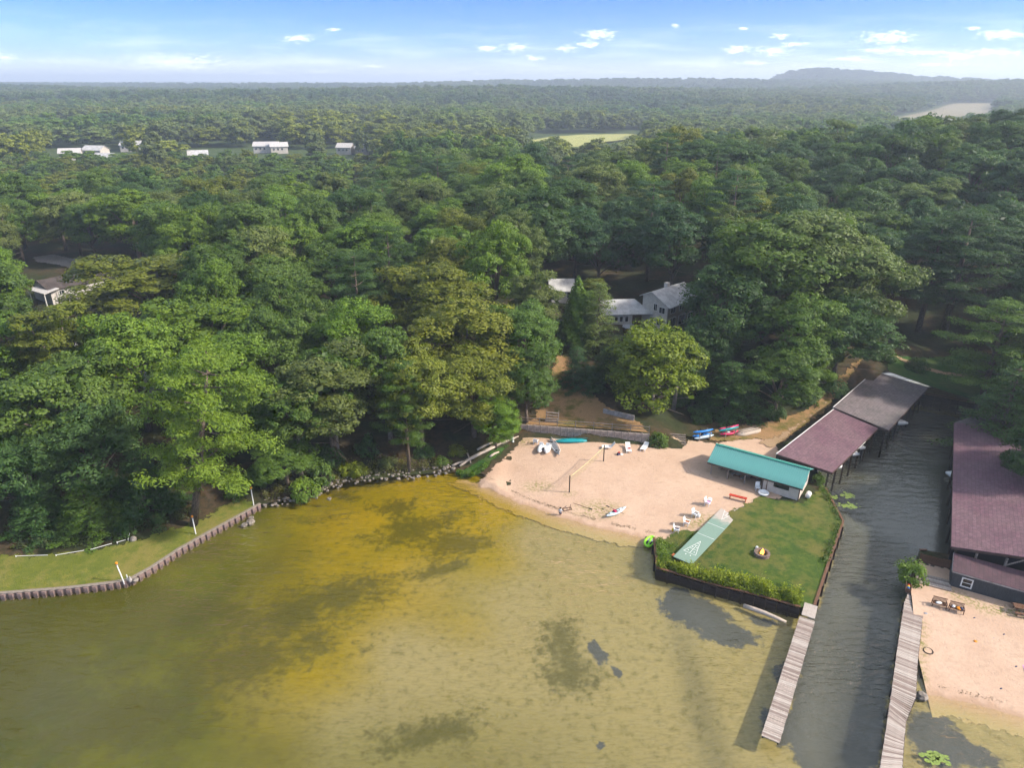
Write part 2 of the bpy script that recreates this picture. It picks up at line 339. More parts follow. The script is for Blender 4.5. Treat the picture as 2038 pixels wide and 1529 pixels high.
def water_mat():
    m = MT('water_surface'); p = m.pos()
    n1 = m.noise(p, 0.55, 3, 0.5, (1.0, 2.6, 1), 0.45); n2 = m.noise(p, 2.2, 3, 0.55, (1.0, 2.2, 1), 0.75); n3 = m.noise(p, 0.05, 3, 0.5)
    h = m.math('ADD', m.math('MULTIPLY', n1, 1.0), m.math('MULTIPLY', n2, 0.30))
    h = m.math('MULTIPLY', h, m.rng(n3, 0.35, 0.65, 0.25, 1.7))
    bp = m.new('ShaderNodeBump'); bp.inputs['Strength'].default_value = 0.7; bp.inputs['Distance'].default_value = 0.42; m.l(h, bp.inputs['Height'])
    fr = m.new('ShaderNodeFresnel'); fr.inputs['IOR'].default_value = 1.45; m.l(bp.outputs[0], fr.inputs['Normal'])
    gl = m.new('ShaderNodeBsdfGlossy'); gl.inputs['Roughness'].default_value = 0.03; gl.inputs[0].default_value = (1, 0.95, 0.88, 1); m.l(bp.outputs[0], gl.inputs['Normal'])
    tr = m.new('ShaderNodeBsdfTransparent'); tr.inputs[0].default_value = (0.95, 0.94, 0.80, 1)
    mx = m.new('ShaderNodeMixShader'); m.l(m.math('MULTIPLY', m.math('MULTIPLY', fr.outputs[0], 1.2, clamp=True), m.math('SUBTRACT', 1.0, m.new('ShaderNodeNewGeometry').outputs['Backfacing'])), mx.inputs[0])
    m.l(tr.outputs[0], mx.inputs[1]); m.l(gl.outputs[0], mx.inputs[2]); m.l(mx.outputs[0], m.out.inputs[0])
    m.n.remove(m.b); return m.m
M['water'] = water_mat()
def bed_mat():
    m = MT('lake_bed'); p = m.pos()
    n1 = m.noise(p, 0.12, 5, 0.6); n2 = m.noise(p, 1.3, 6, 0.7); n3 = m.noise(p, 2.2, 5, 0.65, (0.55, 2.6, 1), 0.62)
    shal = m.mix(m.rng(n1, 0.3, 0.7), (0.285, 0.200, 0.004), (0.215, 0.166, 0.004))
    shal = m.mix(m.attr('sandy'), shal, (0.255, 0.212, 0.105))  # pale tone: sand near the beach, sky reflection painted in elsewhere
    deep = m.mix(m.rng(n1, 0.35, 0.65), (0.090, 0.092, 0.005), (0.050, 0.058, 0.006))
    col = m.mix(m.attr('deep'), shal, deep)
    col = m.mix(m.math('MULTIPLY', m.rng(n2, 0.48, 0.70), 0.55), col, (0.09, 0.08, 0.018))
    w = m.math('ADD', m.attr('weed'), m.math('ADD', m.math('MULTIPLY', m.math('SUBTRACT', n2, 0.5), 1.5), m.math('MULTIPLY', m.math('SUBTRACT', m.noise(p, 0.35, 5, 0.65), 0.5), 1.3)))
    col = m.mix(m.rng(w, 0.30, 0.90, 0.0, 0.78), col, (0.060, 0.058, 0.010))
    w2 = m.math('ADD', m.attr('dark_bed'), m.math('MULTIPLY', m.math('SUBTRACT', n2, 0.5), 0.8)); col = m.mix(m.rng(w2, 0.42, 0.60), col, (0.070, 0.073, 0.078))
    col = m.mix(m.rng(n3, 0.44, 0.68, 0, 0.42), col, m.mix(0.62, col, (0.05, 0.045, 0.02)))  # diagonal streaks paint the ripple light of the surface into the bed
    return m.fin(col, 0.95, 0.0)
M['bed'] = bed_mat()
# ================================================================ the land
def g2(px, py, z=0.0): v = G(px, py, z); return (v.x, v.y)
def ss(a, b, x): t = np.clip((x - a) / (b - a), 0, 1); return t * t * (3 - 2 * t)
def dist_poly(x, y, pts):
    x = np.asarray(x, float); y = np.asarray(y, float); d = np.full(x.shape, 1e9)
    for (ax, ay), (bx, by) in zip(pts[:-1], pts[1:]):
        vx, vy = bx - ax, by - ay; t = np.clip(((x - ax) * vx + (y - ay) * vy) / (vx * vx + vy * vy + 1e-9), 0, 1)
        d = np.minimum(d, np.hypot(x - ax - t * vx, y - ay - t * vy))
    return d
def inside(x, y, pts):
    x = np.asarray(x, float); y = np.asarray(y, float); c = np.zeros(x.shape, bool); j = len(pts) - 1
    for i in range(len(pts)):
        xi, yi = pts[i]; xj, yj = pts[j]
        c ^= ((yi > y) != (yj > y)) & (x < (xj - xi) * (y - yi) / (yj - yi + 1e-12) + xi); j = i
    return c
def P2(lst, z=0.0): return [g2(a, b, z) for a, b in lst]
SEAWALL = [(-150, 49.5), (-75, 52.2)] + P2([(0, 1190), (130, 1180), (215, 1170), (258, 1163), (300, 1140), (360, 1100), (430, 1060), (520, 1010)], 0.0)
ROCKY = P2([(520, 1010), (560, 1000), (605, 996), (640, 980), (690, 962), (745, 956), (800, 950), (860, 944), (905, 940)])
BEACH1 = P2([(905, 940), (940, 952), (985, 972), (1040, 998), (1085, 1014), (1115, 1024), (1160, 1037), (1205, 1050), (1250, 1058), (1300, 1072)])
POINT = P2([(1300, 1085), (1303, 1115), (1306, 1146), (1400, 1175), (1500, 1200), (1590, 1225)], 0.0)
CANAL_L = P2([(1590, 1225), (1618, 1222), (1645, 1140), (1675, 1052), (1640, 985)], 0.0) + [(38.0, 76.0), (40.5, 81.5), (45, 89), (52, 96.5), (59, 103)]
CANAL_E = [(59, 103), (64.0, 100.9), (71.5, 96.6)]
CANAL_R = [(71.5, 96.6), (66.5, 86), (50.8, 58.2), (43.3, 60.6)] + P2([(1826, 1110), (1806, 1180), (1820, 1290), (1828, 1372)], 0.0)
BEACH2 = P2([(1828, 1372), (1870, 1376), (1950, 1395), (2038, 1420)]) + [(60, 34), (160, 20)]
def push(line, d):          # offset a shoreline into the lake
    out = []
    for i, (x, y) in enumerate(line):
        a = line[max(i - 1, 0)]; b = line[min(i + 1, len(line) - 1)]; tx, ty = b[0] - a[0], b[1] - a[1]; n = math.hypot(tx, ty)
        out.append((x + ty / n * d, y - tx / n * d))
    return out
SHORE = SEAWALL + ROCKY[1:] + BEACH1[1:] + POINT[1:] + CANAL_L[1:] + CANAL_E[1:] + CANAL_R[1:] + BEACH2[1:]
WALL_A, WALL_B = g2(1037, 866, 1.0), g2(1290, 886, 1.0)          # retaining wall foot
def wall_y(x): t = (x - WALL_A[0]) / (WALL_B[0] - WALL_A[0]); return WALL_A[1] + t * (WALL_B[1] - WALL_A[1])
LANDPOLY = SHORE + [(160, 165), (-160, 165), (-160, 49.5)]
def H(x, y):
    x = np.asarray(x, float); y = np.asarray(y, float)
    ins = inside(x, y, LANDPOLY) | (dist_poly(x, y, SHORE) < 0.35)
    far = (y > 164) | (np.abs(x) > 150)
    db1 = dist_poly(x, y, BEACH1); db2 = dist_poly(x, y, BEACH2); db = np.minimum(db1, db2); dall = dist_poly(x, y, SHORE)
    drk = dist_poly(x, y, ROCKY); dsw = dist_poly(x, y, SEAWALL)
    up = np.minimum(0.85, 0.085 * db); tk = ss(-1.2, 1.2, dsw - drk)
    up = np.where(drk < 12, tk * np.minimum(up, 0.15 + 0.30 * drk) + (1 - tk) * up, up); up = np.where(dsw < 14, (1 - tk) * np.minimum(up, 0.40 + 0.03 * dsw) + tk * up, up)
    base = np.where(ins | far, up, -0.09 * np.minimum(db, 6))
    base = np.where(far, 0.85, base)
    # bank behind the stones and the wooded flat on the left
    rise = 2.6 * ss(6, 45, dall) * ss(30, -5, x) + 1.6 * ss(40, 130, dall) + 0.9 * tk * ss(2, 8, drk) * ss(20, 10, drk) * ss(0, -4, x)
    # hillside behind the beach, terrace held by the retaining wall
    w = ss(-2.5, 0.8, x) * ss(24, 19, x)
    wy = wall_y(np.clip(x, WALL_A[0], WALL_B[0]))
    rise = rise + w * 1.35 * ss(-0.05, 0.35, y - wy) * ss(150, 100, y)
    rise = rise + 3.4 * ss(88, 118, y) * ss(-25, 2, x) * ss(75, 40, x) * ss(280, 190, y)
    rise = rise + 3.0 * ss(96, 118, y + 0.12 * x) * ss(20, 50, x) * ss(75, 55, x) * ss(280, 190, y)
    rise = rise + 13 * np.exp(-(((x - 150) / 70) ** 2 + ((y - 185) / 80) ** 2)) * ss(0, 12, dall - 2)
    rise = rise + 6 * np.exp(-(((x - 70) / 75) ** 2 + ((y - 230) / 75) ** 2)) + 5 * np.exp(-(((x - 190) / 120) ** 2 + ((y - 330) / 120) ** 2)) + 11 * np.exp(-(((x - 190) / 40) ** 2 + ((y - 215) / 50) ** 2))
    z = base + np.where(ins | far, rise, 0)
    # distant country
    z = z + 1.8 * np.exp(-(((x + 190) / 150) ** 2 + ((y - 425) / 55) ** 2))
    s = ss(300, 700, y)
    roll = 5 * np.sin(x / 310 + 1.3) * np.sin(y / 420) + 4 * np.sin((x + y) / 190.)
    z = z + s * (roll * 0.6 - 1.0)
    z = z + 16 * np.exp(-(((x - 900) / 520) ** 2 + ((y - 1500) / 260) ** 2)) + 0.0
    z = z + 16 * np.exp(-(((x - 200) / 900) ** 2 + ((y - 2500) / 500) ** 2)) + 13 * np.exp(-(((x + 1100) / 600) ** 2 + ((y - 1500) / 350) ** 2))
    hx = (x - 985)
    z = z + 50 * np.exp(-((hx / np.where(hx < 0, 95, 330)) ** 2 + ((y - 2600) / 260) ** 2)) + 22 * np.exp(-((hx - 520) / 420) ** 2 - ((y - 2500) / 300) ** 2)
    z = z + 15 * np.exp(-((y - 1250 - 0.25 * x) / 260) ** 2) * (0.6 + 0.4 * np.sin(x / 260 + 2)) + 20 * np.exp(-((y - 2300 + 0.2 * x) / 380) ** 2) * (0.7 + 0.3 * np.sin(x / 420))
    z = z + 12 * ss(2500, 7000, y) * (0.5 + 0.5 * np.sin(x / 700 + 0.7))
    return z
def h1(x, y): return float(H(np.array([x]), np.array([y]))[0])
def on(px, py, it=4):       # ground point seen at a pixel
    z = 0.8
    for _ in range(it): v = G(px, py, z); z = h1(v.x, v.y)
    return Vector((v.x, v.y, h1(v.x, v.y)))

def jitter(poly, amt, step, seed):
    rr = random.Random(seed); out = []
    for i in range(len(poly)):
        a, b = poly[i], poly[(i + 1) % len(poly)]; n = max(1, int(math.hypot(b[0] - a[0], b[1] - a[1]) / step))
        for k in range(n):
            t = k / n; out.append((a[0] + (b[0] - a[0]) * t + (rr.uniform(-amt, amt) if k else 0), a[1] + (b[1] - a[1]) * t + (rr.uniform(-amt, amt) if k else 0)))
    return out
def sheet(name, poly, step, mat, lift, zf=H, hard=None, weed=None, attrs=None, seed=1, zfix=None, fade=1.0):
    """terrain-following sheet inside a polygon; hard = polylines where the edge stays crisp"""
    poly = [tuple(p) for p in poly]
    bd = jitter(poly, 0.0, step, seed); xs = [p[0] for p in bd]; ys = [p[1] for p in bd]
    gx, gy = np.meshgrid(np.arange(min(xs), max(xs), step), np.arange(min(ys), max(ys), step)); rs = np.random.RandomState(seed)
    gx = (gx + rs.uniform(-.2, .2, gx.shape) * step).ravel(); gy = (gy + rs.uniform(-.2, .2, gy.shape) * step).ravel()
    k = inside(gx, gy, poly) & (dist_poly(gx, gy, poly + [poly[0]]) > 0.35 * step)
    pts = [Vector(p) for p in bd] + [Vector(p) for p in zip(gx[k], gy[k])]; n = len(bd)
    ed = [(i, (i + 1) % n) for i in range(n)]
    vo, _, fo, *_ = geometry.delaunay_2d_cdt(pts, ed, [list(range(n))], 1, 1e-4)
    X = np.array([v[0] for v in vo]); Y = np.array([v[1] for v in vo]); Z = zf(X, Y) + lift
    if zfix is not None: Z = zfix(X, Y, Z)
    me = bpy.data.meshes.new(name); me.from_pydata(list(zip(X.tolist(), Y.tolist(), Z.tolist())), [], [tuple(f) for f in fo]); me.update()
    me.polygons.foreach_set('use_smooth', [True] * len(me.polygons)); me.materials.append(mat)
    e = dist_poly(X, Y, poly + [poly[0]])
    if hard is not None:
        soft = np.full(X.shape, 1e3)
        m = len(poly)
        for i in range(m):
            a, b = poly[i], poly[(i + 1) % m]; mid = np.array([(a[0] + b[0]) / 2]), np.array([(a[1] + b[1]) / 2])
            if all(dist_poly(mid[0], mid[1], hl)[0] > 0.6 for hl in hard): soft = np.minimum(soft, dist_poly(X, Y, [a, b]))
        e = soft
    A = {'edge': np.clip(e / fade, 0, 1.6), 'weed': (weed(X, Y) if weed else np.zeros_like(X))}
    if attrs: A.update(attrs(X, Y))
    for kk, vv in A.items():
        at = me.attributes.new(kk, 'FLOAT', 'POINT'); at.data.foreach_set('value', np.asarray(vv, np.float32))
    o = bpy.data.objects.new(name, me); COL.objects.link(o)
    if min(f.normal.z for f in me.polygons[:1]) < 0: me.flip_normals()
    return o

# --- ground: near sheet up to the shore, far fan to the horizon
b1 = push(BEACH1, 3.0); b2 = push(BEACH2, 3.0); g1_ = push(BEACH1, -1.2); g2_ = push(BEACH2, -1.2)
GP = SEAWALL + ROCKY[1:-1] + [(ROCKY[-1][0] - 0.4, ROCKY[-1][1] - 0.2)] + g1_[1:-1] + POINT + CANAL_L[1:] + CANAL_E[1:] + CANAL_R[1:-1] + g2_ + [(160, 162.0), (-150, 162.0)]
ground = struct(sheet('ground', GP, 1.6, M['forest_floor'], -0.02), 'shaded forest floor and rough ground')
ys = [158.0]
while ys[-1] < 11000: ys.append(ys[-1] + max(3.0, ys[-1] * 0.022))
ts = np.linspace(-1.05, 1.05, 190); V = []; 
YY, TT = np.meshgrid(np.array(ys), ts, indexing='ij'); XX = TT * np.maximum(YY, 165.0); ZZ = H(XX.ravel(), YY.ravel()).reshape(XX.shape) - 0.06
nr, nc = XX.shape
me = bpy.data.meshes.new('terrain'); idx = np.arange(nr * nc).reshape(nr, nc)
fq = np.stack([idx[:-1, :-1], idx[:-1, 1:], idx[1:, 1:], idx[1:, :-1]], -1).reshape(-1, 4)
me.from_pydata(np.stack([XX.ravel(), YY.ravel(), ZZ.ravel()], -1).tolist(), [], fq.tolist()); me.materials.append(M['forest_floor']); me.polygons.foreach_set('use_smooth', [True] * len(me.polygons))
terrain = bpy.data.objects.new('terrain', me); COL.objects.link(terrain); struct(terrain, 'wooded country rolling away to the horizon')

# --- lake bed and water
ELL = lambda px, py, a, b, ang, z=-0.8: (g2(px, py, z), a, b, math.radians(ang))
WEED = [ELL(905, 1085, 4.2, 2.9, 10), ELL(830, 1050, 5.5, 2.4, 20), ELL(790, 1010, 3, 1.5, 0), ELL(740, 965, 3.5, 0.8, 10), ELL(690, 985, 2.2, 0.7, -15), ELL(620, 1030, 4, 0.8, 10),
        ELL(420, 1105, 3.6, 1.6, 20), ELL(560, 1210, 7, 4.5, 30), ELL(700, 1170, 5, 3, 10), ELL(300, 1210, 10, 2.5, 12), ELL(100, 1235, 12, 4.5, 0), ELL(60, 1330, 9, 6, 0), ELL(1035, 1015, 1.2, 0.5, -40),
        ELL(880, 1130, 3.5, 1.2, 10), ELL(500, 1290, 8, 3, 15), ELL(220, 1410, 9, 4, 0), ELL(1110, 1270, 2.2, 3.2, -20), ELL(1130, 1330, 2.6, 2.4, -10), ELL(860, 1440, 5, 1.6, 10), ELL(1230, 1075, 3.2, 0.9, -20)]
DARK_PATCH = [ELL(1385, 1225, 3.6, 2.2, -30), ELL(1440, 1265, 3.0, 1.7, -25), ELL(1350, 1195, 1.4, 1.7, -30), ELL(1560, 1350, 0.9, 1.8, -25), ELL(1185, 1290, 0.6, 1.7, 10), ELL(1222, 1318, 0.32, 2.0, 22), ELL(1190, 1462, 0.8, 0.3, -30), ELL(1545, 1450, 1.3, 1.9, -20), ELL(1520, 1245, 1.6, 0.7, -20),  # dark grey patches on the bed, one beside the plank dock
        ELL(1860, 1480, 2.2, 2.6, 0), ELL(1900, 1500, 3.2, 1.2, -30)]
CANAL_POLY = P2([(1600, 1240), (1625, 1225), (1675, 1052), (1640, 985)], -1) + [(37, 74), (39, 81), (58, 104), (71.5, 97), (66, 86), (50, 58), (43, 61)] + P2([(1826, 1110), (1800, 1200), (1750, 1540), (1640, 1640), (1560, 1480)], -1)
def ellf(X, Y, lst):
    o = np.zeros_like(X)
    for (c, a, b, an) in lst:
        dx, dy = X - c[0], Y - c[1]; u = dx * math.cos(an) + dy * math.sin(an); v = -dx * math.sin(an) + dy * math.cos(an)
        o = np.maximum(o, 1.1 - 0.6 * np.hypot(u / a, v / b))
    return np.clip(o, 0, 1)
def bed_attrs(X, Y):
    can = np.clip(0.5 + np.where(inside(X, Y, CANAL_POLY), 1, -1) * dist_poly(X, Y, CANAL_POLY + [CANAL_POLY[0]]) / 2.4, 0, 1)
    dark_bed = np.maximum(ellf(X, Y, DARK_PATCH), can * 0.95)  # mud along the canal joined with the dark bed patches
    db = dist_poly(X, Y, BEACH1)
    sky_side = ((X - 4) * 23 - (Y - 69) * 21) / 31.0
    sandy = np.clip(ss(9, 1, dist_poly(X, Y, BEACH1[6:])) + ss(-5, 8, sky_side + 2.5 * np.sin(X * .45) + 2 * np.sin(Y * .6 + X * .3)), 0, 1)  # sand by the beach; farther out, the sky's reflection painted onto the bed
    deep = np.clip(0.9 * ss(-16, -34, X) + 0.55 * ss(47, 37, Y) * ss(16, -6, X) + 0.25 * ss(8, 30, db) * (1 - sandy), 0, 1)  # dark olive for deeper water, also painting the trees' dark reflection at left
    return {'weed': ellf(X, Y, WEED), 'dark_bed': dark_bed, 'sandy': sandy, 'deep': deep}
def bed_z(X, Y):
    db = np.minimum(dist_poly(X, Y, BEACH1), dist_poly(X, Y, BEACH2)); return -0.12 - np.minimum(0.065 * db, 1.9) * (0.08 + 0.92 * ss(0.5, 7, dist_poly(X, Y, SEAWALL))) * (1 - 0.6 * ss(14, 17, X) * ss(50, 46, db)) - 0.9 * ss(0.5, 3, np.where(inside(X, Y, CANAL_POLY), dist_poly(X, Y, CANAL_POLY + [CANAL_POLY[0]]), 0))
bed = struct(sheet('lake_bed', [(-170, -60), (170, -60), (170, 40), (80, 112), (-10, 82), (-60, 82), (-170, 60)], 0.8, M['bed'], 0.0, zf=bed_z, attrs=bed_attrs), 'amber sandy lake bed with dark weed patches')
w = MB().add([(-900, -900, 0), (900, -900, 0), (900, 108, 0), (-900, 108, 0)], [(0, 1, 2, 3)])
water = struct(w.build('lake_water', M['water']), 'rippled clear lake and canal water')

# --- sheets of sand, turf and track
wl_ = [WALL_A, WALL_B]
SAND1 = b1[:-1] + P2([(1310, 1085), (1350, 1085), (1420, 1050), (1470, 1020), (1540, 1010)], 0.8) + P2([(1590, 975), (1560, 905), (1545, 880), (1500, 868), (1420, 880), (1350, 872), (1300, 892), (1292, 890), (1037, 870), (1030, 878), (1000, 905), (950, 945), (915, 937)], 1.0)
def sandweed(X, Y):
    o = np.zeros_like(X)
    for px, py, a in ((1070, 965, 1.6), (1132, 980, 0.8), (1190, 1010, 2.4), (1400, 1040, 2.2), (1350, 880, 2), (1040, 885, 1.5)):
        c = g2(px, py, .6); o = np.maximum(o, np.clip(1 - np.hypot((X - c[0]) / (1.6 * a), (Y - c[1]) / a), 0, 1))
    return o
struct(sheet('beach', SAND1, 0.55, M['sand'], 0.035, hard=[wl_], weed=sandweed), 'raked pinkish sand beach')
LAWN_POINT = POINT + CANAL_L[1:5] + P2([(1632, 962), (1590, 1000), (1510, 985), (1480, 1000), (1400, 1045), (1345, 1046), (1318, 1056), (1302, 1072)], 0.85)
struct(sheet('lawn', LAWN_POINT, 0.6, M['turf'], 0.06, hard=[POINT, CANAL_L], weed=lambda X, Y: np.clip(1.1 - dist_poly(X, Y, [g2(1500, 1000, .85), g2(1385, 1118, .85)]) / 2.2, 0, 1) * 0.8), 'grassy point beside the canal')
LAWN_L = SEAWALL + P2([(540, 1000), (480, 975), (400, 1020), (300, 1055), (180, 1085), (0, 1095)], 0.9) + [(-75, 64), (-150, 60)]
struct(sheet('lawn', LAWN_L, 0.9, M['turf_dry'], 0.05, hard=[SEAWALL], fade=1.6), 'sunlit dry lawn behind the sheet pile seawall')
struct(sheet('lawn', P2([(900, 940), (930, 944), (960, 940), (1000, 905), (1030, 880), (1020, 878), (960, 905), (905, 930)], 0.9), 0.5, M['turf_lush'], 0.09), 'bright green grass wedge at the edge of the sand')
struct(sheet('lawn', [(WALL_A[0] - .8, WALL_A[1] + .45), (WALL_B[0] + .5, WALL_B[1] + .45)] + P2([(1285, 838), (1225, 815), (1170, 780), (1140, 740), (1105, 735), (1085, 780), (1055, 830), (1035, 850)], 3.0), 0.7, M['turf_brown'], 0.07, hard=[[(WALL_A[0] - .8, WALL_A[1] + .45), (WALL_B[0] + .5, WALL_B[1] + .45)]], weed=lambda X, Y: np.clip(1 - dist_poly(X, Y, P2([(1270, 845), (1200, 825), (1150, 790), (1125, 750)], 3.2)) / 2.0, 0, 1)), 'worn brown hillside grass above the retaining wall')
struct(sheet('lawn', P2([(1380, 872), (1440, 850), (1510, 845), (1600, 820), (1690, 760), (1730, 745), (1660, 815), (1560, 885), (1500, 878), (1430, 885)], 1.0), 0.7, M['turf_brown'], 0.09), 'grass strip between the trees and the shingled boathouse')
struct(sheet('path', P2([(1500, 880), (1540, 868), (1600, 835), (1640, 808), (1660, 806), (1600, 850), (1560, 882), (1535, 900)], 1.0), 0.5, M['path_dirt'], 0.12), 'sandy track beside the boathouse')
struct(sheet('lawn', CANAL_E + P2([(1990, 812), (2060, 800), (2060, 740), (1900, 728), (1790, 740), (1745, 745)], 1.0), 0.9, M['turf_lush'], 0.06, hard=[CANAL_E]), 'shaded lawn at the head of the canal')
struct(sheet('path', P2([(1750, 742), (1800, 755), (1870, 762), (1960, 766), (2060, 775), (2060, 768), (1960, 759), (1870, 755), (1810, 747)], 1.0), 0.5, M['path_dirt'], 0.10, fade=0.6), 'sandy path crossing the canal head lawn')
SAND2 = P2([(1830, 1118), (1893, 1132), (2060, 1200), (2160, 1230)], 0.75) + [(70, 45)] + [b2[4]] + b2[3::-1] + P2([(1826, 1290), (1812, 1180)], 0.7)
struct(sheet('beach', SAND2, 0.6, M['sand'], 0.05, hard=[CANAL_R], weed=lambda X, Y: np.clip(1 - dist_poly(X, Y, P2([(1900, 1185), (1960, 1215), (2038, 1225)], .8)) / 1.2, 0, 1) + np.clip(1 - dist_poly(X, Y, P2([(1836, 1240), (1836, 1365)], .6)) / 0.5, 0, 1)), 'small sand beach beside the plank walkway')
struct(sheet('road', P2([(60, 515), (110, 508), (200, 530), (260, 560), (250, 580), (170, 545), (110, 530), (70, 525)], 4.8), 1.2, M['gravel'], 0.2), 'pale gravel drive among the left trees')
struct(sheet('field', P2([(1048, 288), (1090, 276), (1150, 271), (1285, 267), (1262, 281), (1190, 292), (1110, 308), (1075, 303)], 3), 12, M['field_green'], 1.2, fade=6), 'pale green meadow beyond the trees')
struct(sheet('field', P2([(1745, 228), (1800, 218), (1880, 203), (1985, 203), (1998, 215), (1940, 232), (1850, 238), (1790, 240)], 12), 25, M['field_tan'], 1.5, fade=15), 'bare tan hillside clearing far off')
# ================================================================ trees
def quads_mesh(name, pos, nrm, size, tint, rs, mat, aspect=0.62):
    n = len(pos); r = rs.normal(size=(n, 3)); t = np.cross(nrm, r); t /= np.linalg.norm(t, axis=1, keepdims=True) + 1e-9; b = np.cross(nrm, t)
    s = size[:, None]; v = np.stack([pos + t * s, pos + b * s * aspect + nrm * s * 0.15, pos - t * s, pos - b * s * aspect + nrm * s * 0.15], 1).reshape(-1, 3)
    me = bpy.data.meshes.new(name); me.vertices.add(4 * n); me.vertices.foreach_set('co', v.astype(np.float32).ravel())
    me.loops.add(4 * n); me.loops.foreach_set('vertex_index', np.arange(4 * n, dtype=np.int32)); me.polygons.add(n)
    me.polygons.foreach_set('loop_start', np.arange(0, 4 * n, 4, dtype=np.int32)); me.polygons.foreach_set('loop_total', np.full(n, 4, np.int32))
    me.update(calc_edges=True); a = me.attributes.new('tint', 'FLOAT', 'FACE'); a.data.foreach_set('value', np.clip(tint, 0, 1).astype(np.float32)); me.materials.append(mat)
    return me
def unit(v): return v / (np.linalg.norm(v, axis=-1, keepdims=True) + 1e-9)
def tufts(rs, cen, out, rad, nl, lsz, flat=0.6, up=0.5, rnd=0.38):
    """leaf faces on small domes round tuft centres; out = outward direction of each tuft"""
    k = len(cen); p = unit(rs.normal(size=(k, nl, 3))); ax = unit(out + np.array([0, 0, up])); dn = (p * ax[:, None]).sum(-1, keepdims=True); p = np.where(dn < -0.15, p - 2 * dn * ax[:, None], p)
    q = p * rs.uniform(0.55, 1.08, (k, nl, 1)); q[..., 2] *= flat + 0.15
    pos = cen[:, None] + q * rad[:, None, None]
    nr = unit(p * 0.9 + ax[:, None] * 0.45 + rs.normal(size=p.shape) * rnd)
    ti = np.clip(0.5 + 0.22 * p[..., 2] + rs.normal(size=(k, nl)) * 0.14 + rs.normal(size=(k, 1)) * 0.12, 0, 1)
    sz = lsz * rs.uniform(0.65, 1.4, (k, nl))
    return pos.reshape(-1, 3), nr.reshape(-1, 3), sz.ravel(), ti.ravel()
def trunk_mesh(name, limbs, mat):
    mb = MB()
    for pts, rad in limbs: mb.tube(pts, rad, 7)
    return mb.mesh(name, mat, True)
def broadleaf(seed, Ht=17.0, R=5.2, base=0.30, nlobe=17, ntuft=24, nl=50, leaf=0.138, top=0.85, mat='leaf', bark='bark', spread=1.0):
    rs = np.random.RandomState(seed); zb = Ht * base; cz = zb + (Ht - zb) * 0.45; rz = (Ht - zb) * 0.56
    lob = []; ga = 2.39996
    for i in range(nlobe):
        f = (i + 0.5) / nlobe; e = 1.05 - 1.55 * f; ez = math.sin(max(-0.6, min(1.5, e * 1.3))); er = math.sqrt(max(0.05, 1 - ez * ez)) ** top
        az = i * ga + rs.uniform(-.5, .5); k = rs.uniform(0.46, 0.92)
        lob.append((np.array([er * R * k * math.cos(az) * spread, er * R * k * math.sin(az), cz + ez * rz * k]), R * rs.uniform(0.22, 0.46)))
    P, N, S, T = [], [], [], []
    C = np.array([0, 0, cz - rz * 0.25])
    for c, r in lob:
        d = unit(rs.normal(size=(ntuft * 2, 3))); o = unit(c - C); keep = (d @ o + d[:, 2] * 0.4) > -0.25; d = d[keep][:ntuft]
        cen = c + d * r * rs.uniform(0.72, 1.12, (len(d), 1)) * np.array([1, 1, 0.78])
        a = tufts(rs, cen, unit(d + o * 0.4), rs.uniform(0.5, 1.05, len(d)) * R / 5.2, nl, leaf)
        P.append(a[0]); N.append(a[1]); S.append(a[2]); T.append(a[3])
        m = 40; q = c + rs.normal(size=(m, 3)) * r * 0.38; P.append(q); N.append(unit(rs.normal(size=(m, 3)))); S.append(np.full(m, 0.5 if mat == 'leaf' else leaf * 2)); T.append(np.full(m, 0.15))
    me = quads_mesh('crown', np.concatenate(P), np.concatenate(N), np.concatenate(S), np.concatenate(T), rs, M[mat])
    if mat != 'leaf': return me, None
    bend = rs.uniform(-.5, .5, 2); tr = [((0, 0, -0.6), (bend[0] * .3, bend[1] * .3, zb * .6), (bend[0], bend[1], cz)), (0.021 * Ht, 0.016 * Ht, 0.009 * Ht)]
    limbs = [tr]
    for c, r in lob[::2]:
        z0 = zb * rs.uniform(0.7, 1.0) + (c[2] - zb) * 0.25; s = Vector((bend[0] * .6, bend[1] * .6, z0)); e = Vector(c); limbs.append(((s, (s + e) / 2 + Vector((0, 0, 0.4)), e), (0.0075 * Ht, 0.0055 * Ht, 0.0025 * Ht)))
    for k in range(5):
        az = rs.uniform(0, 6.28); z0 = zb * rs.uniform(.75, 1.5); l = R * rs.uniform(.7, 1.05); s = Vector((bend[0] * .5, bend[1] * .5, z0)); e = s + Vector((math.cos(az) * l, math.sin(az) * l, rs.uniform(.3, 2.2))); limbs.append(((s, s.lerp(e, .5) + Vector((0, 0, -.2)), e), (0.05, 0.035, 0.015)))
    return me, trunk_mesh('trunk', limbs, M[bark])
